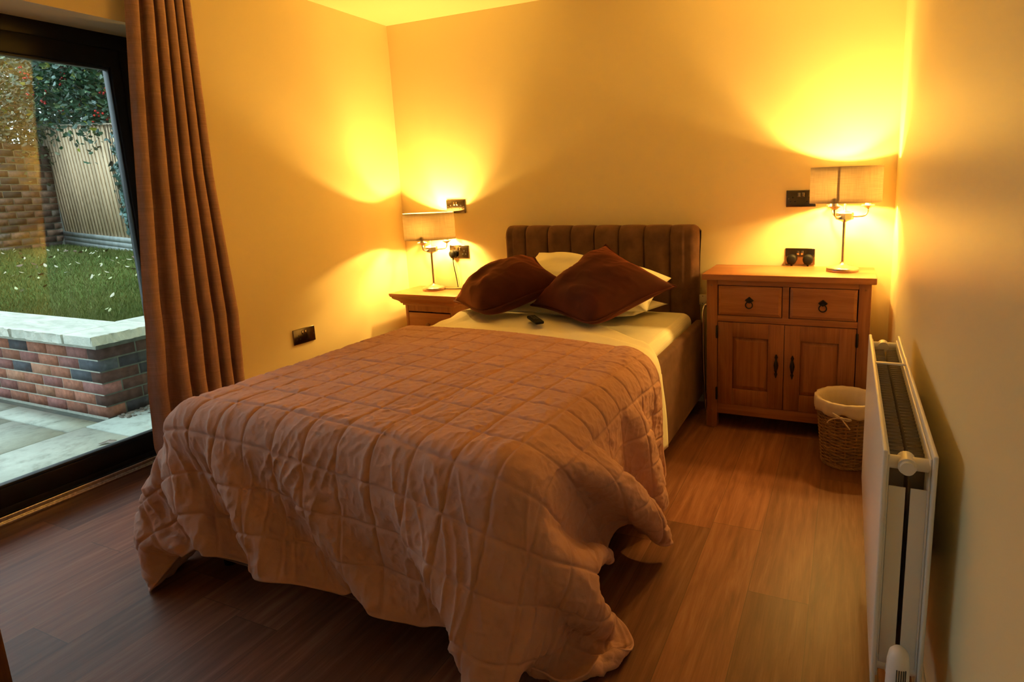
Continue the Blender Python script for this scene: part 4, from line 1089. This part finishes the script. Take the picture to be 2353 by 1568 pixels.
def shrub(name, label, cat, centres, n, leafsz, kind, cols, base, seed, hang=.3, spread=.16, trunks=6, berries=0, bl=0):
    root = thing(name, label, cat, base); T = Matrix.Translation(-Vector(base))
    pts = np.concatenate([clump(np.array(blob(max(8, int(nn/28)), c, r, seed+i)), nn, spread, seed+50+i) for i, (c, r, nn) in enumerate(centres)])
    q = leaves('foliage', pts, leafsz, kind, cols, M['leaf'], root, seed, hang); q.data.transform(T)
    bm = mb_new(); rr = random.Random(seed)
    for k in range(trunks):
        c, r, nn = centres[k % len(centres)]
        stem(bm, Vector(base)+Vector((rr.uniform(-.2, .2), rr.uniform(-.2, .2), 0)), Vector(c)+Vector([rr.uniform(-.6, .6)*q_ for q_ in r]), .035, .15, seed+k)
    for k in range(trunks*6):
        c, r, nn = centres[k % len(centres)]
        a = Vector(c)+Vector([rr.uniform(-.7, .7)*q_ for q_ in r]); b = a+Vector([rr.uniform(-.5, .5) for _ in range(3)]); stem(bm, a, b, .007, .08, seed+k+99)
    q = obj('stem', bm, M['bark'], root); q.data.transform(T)
    if berries:
        bm = mb_new(); g_ = np.random.default_rng(seed+7)
        ids = g_.choice(len(pts), berries, replace=False)
        for i in ids:
            for k in range(6):
                p = pts[i]+g_.normal(0, .022, 3); bmesh.ops.create_icosphere(bm, subdivisions=1, radius=.013, matrix=Matrix.Translation(Vector(p)))
        q = obj('berries', bm, M['berry'], root); q.data.transform(T); q['kind'] = 'stuff'; q['label'] = 'clusters of red berries'
    if bl:
        g_ = np.random.default_rng(seed+8); ids = g_.choice(len(pts), bl, replace=False)
        P_ = np.concatenate([pts[i]+g_.normal(0, .035, (9, 3)) for i in ids])
        q = leaves('blossom', P_, (.02, .038), 'oval', [((.75, .50, .46), 1), ((.85, .68, .62), 1)], M['leaf'], root, seed+9, 0); q.data.transform(T); q['kind'] = 'stuff'; q['label'] = 'pale pink blossom'
    return root
def C3(px, py, t): v = att(px, py, t); return (v.x, v.y, v.z)
shrub('holly_bush', 'holly with red berries overhanging the timber fence panel', 'bush',
      [(C3(250, 190, 7.2), (.75, .6, .55), 2600), (C3(160, 215, 7.6), (.6, .5, .45), 1500), (C3(330, 130, 7.0), (.8, .7, .8), 2600), (C3(120, 110, 7.0), (.7, .5, .4), 1500), (C3(275, 270, 6.9), (.35, .3, .25), 700)],
      0, (.05, .085), 'holly', holly_c, tuple(atz(300, 560, .69)+Vector((-1.0, 1.0, 0))), 3, berries=70, trunks=5)
shrub('hedge_tree', 'dark evergreen tree behind the holly', 'tree',
      [(C3(160, 140, 9.6), (1.5, 1.0, 1.5), 5200), (C3(330, 120, 9.2), (1.4, 1.0, 1.6), 4600), (C3(40, 60, 9.8), (1.3, 1.0, 1.0), 2600), (C3(560, 120, 9.0), (1.6, 1.1, 1.7), 4200), (C3(800, 140, 9.2), (1.8, 1.1, 1.7), 4200)],
      0, (.07, .12), 'oval', [((.012, .030, .016), 4), ((.02, .05, .025), 3), ((.04, .07, .03), 1)], tuple(att(200, 480, 9.6)), 31, trunks=7, spread=.22)
shrub('blossom_shrub', 'loose grey-green shrub with pale pink blossom above the old brick wall', 'shrub',
      [(C3(30, 200, 8.0), (.75, .6, .75), 2300), (C3(20, 320, 7.7), (.65, .45, .38), 1500), (C3(-60, 260, 7.6), (.8, .6, .9), 1800), (C3(80, 150, 8.3), (.6, .4, .5), 1200)],
      0, (.045, .08), 'oval', [((.07, .10, .04), 4), ((.12, .15, .07), 3), ((.20, .22, .13), 1.4), ((.05, .07, .03), 3)], tuple(att(10, 520, 8.2)), 61, trunks=6, bl=26, hang=.6)
# ivy trailing down the fence
iv = thing('ivy', 'blue-green ivy trailing down the right end of the timber fence', 'ivy', tuple(att(290, 560, 6.55)))
g_ = np.random.default_rng(17); P_ = []
for k in range(230):
    s = g_.random(); py = 300+s*240; cx = 262+s*34; wd = 26*(1-s*.55)
    px = cx+g_.normal(0, wd*.45)+2; P_.append(tuple(att(px, py, 8.05-(px-83-(py-292)/270*69)/160*1.45-.06-.08*g_.random())))
P_ = np.array(P_); q = leaves('foliage', P_, (.045, .10), 'ivy', [((.05, .12, .11), 4), ((.09, .18, .17), 3), ((.04, .09, .06), 2)], M['leaf'], iv, 5, .9, face=tuple(nrmF)); T = Matrix.Translation(-iv.location); q.data.transform(T)
bm = mb_new()
for k in range(5): tube(bm, spline([att(px_, py_, 8.05-(px_-83-(py_-292)/270*69)/160*1.45-.05) for px_, py_ in ((240+6*k, 285), (252+6*k, 360), (268+4*k, 440), (284+3*k, 520))], 5), .005, 6)
q = obj('vine', bm, M['bark'], iv); q.data.transform(T)

# fallen leaves on the grass
lf = [leaves('fallen_leaf', np.array([[0., 0, 0]]), (.034+.008*i, .036+.008*i), 'oval', [(c, 1)], M['leaf'], None, 40+i, 0, face=(0, 0, 1)) for i, c in enumerate([(.42, .46, .22), (.52, .50, .36), (.17, .10, .05)])]
GRP = 'fallen leaves scattered on the lawn'
LBL = ['pale yellow-green fallen leaf lying on the far lawn', 'buff fallen leaf lying on the far lawn', 'brown fallen leaf lying on the far lawn']
rr = random.Random(8); cnt = [0, 0, 0]
for k in range(110):
    i = rr.choices([0, 1, 2], [4, 3, 2])[0]
    far = rr.random() < .78
    px = rr.uniform(2, 318); py = rr.uniform(578, 612) if far else rr.uniform(610, 690)
    p = atz(px, py, .69 if far else .66)
    if p.x < -7.2 or p.y < -.7: continue
    z = float(lz(p.x, p.y))+.035
    o = lf[i] if cnt[i] == 0 else lf[i].copy()
    if cnt[i]: COL.objects.link(o)
    cnt[i] += 1; o.location = (p.x, p.y, z); o.rotation_euler = (rr.uniform(-.4, .4), rr.uniform(-.4, .4), rr.uniform(0, 6.28)); s = rr.uniform(.7, 1.25); o.scale = (s, s, s)
    tag(o, LBL[i], 'leaf', GRP)
# dead curled leaf on the patio, and grit along the wall foot
q = leaves('dry_leaf', np.array([[0., 0, 0], [.035, .02, .004]]), (.06, .07), 'oval', [((.10, .065, .04), 1)], M['leaf'], None, 71, 0, face=(0, 0, 1)); q.location = tuple(atz(240, 1015, -.085)); tag(q, 'curled brown dead leaf lying on the patio slab nearest the door', 'leaf')
g_ = np.random.default_rng(4); items = []
for k in range(420):
    s = g_.random(); x = -1.44+abs(g_.normal(0, .055)); y = -1.15+s*1.6; r_ = g_.uniform(.006, .016); k_ = g_.uniform(.3, 1.2)
    a = g_.uniform(0, 3.1); ca, sa = math.cos(a), math.sin(a)
    items.append(((x, y, -.102), (r_*ca*1.6, r_*sa*1.6, 0), (-r_*sa, r_*ca, 0), (0, 0, r_*.6), (.26*k_, .22*k_, .19*k_)))
q = boxes_mesh('gravel', items, M['concrete']); tag(q, 'loose gravel and grit along the foot of the brick retaining wall', 'gravel', kind='stuff')
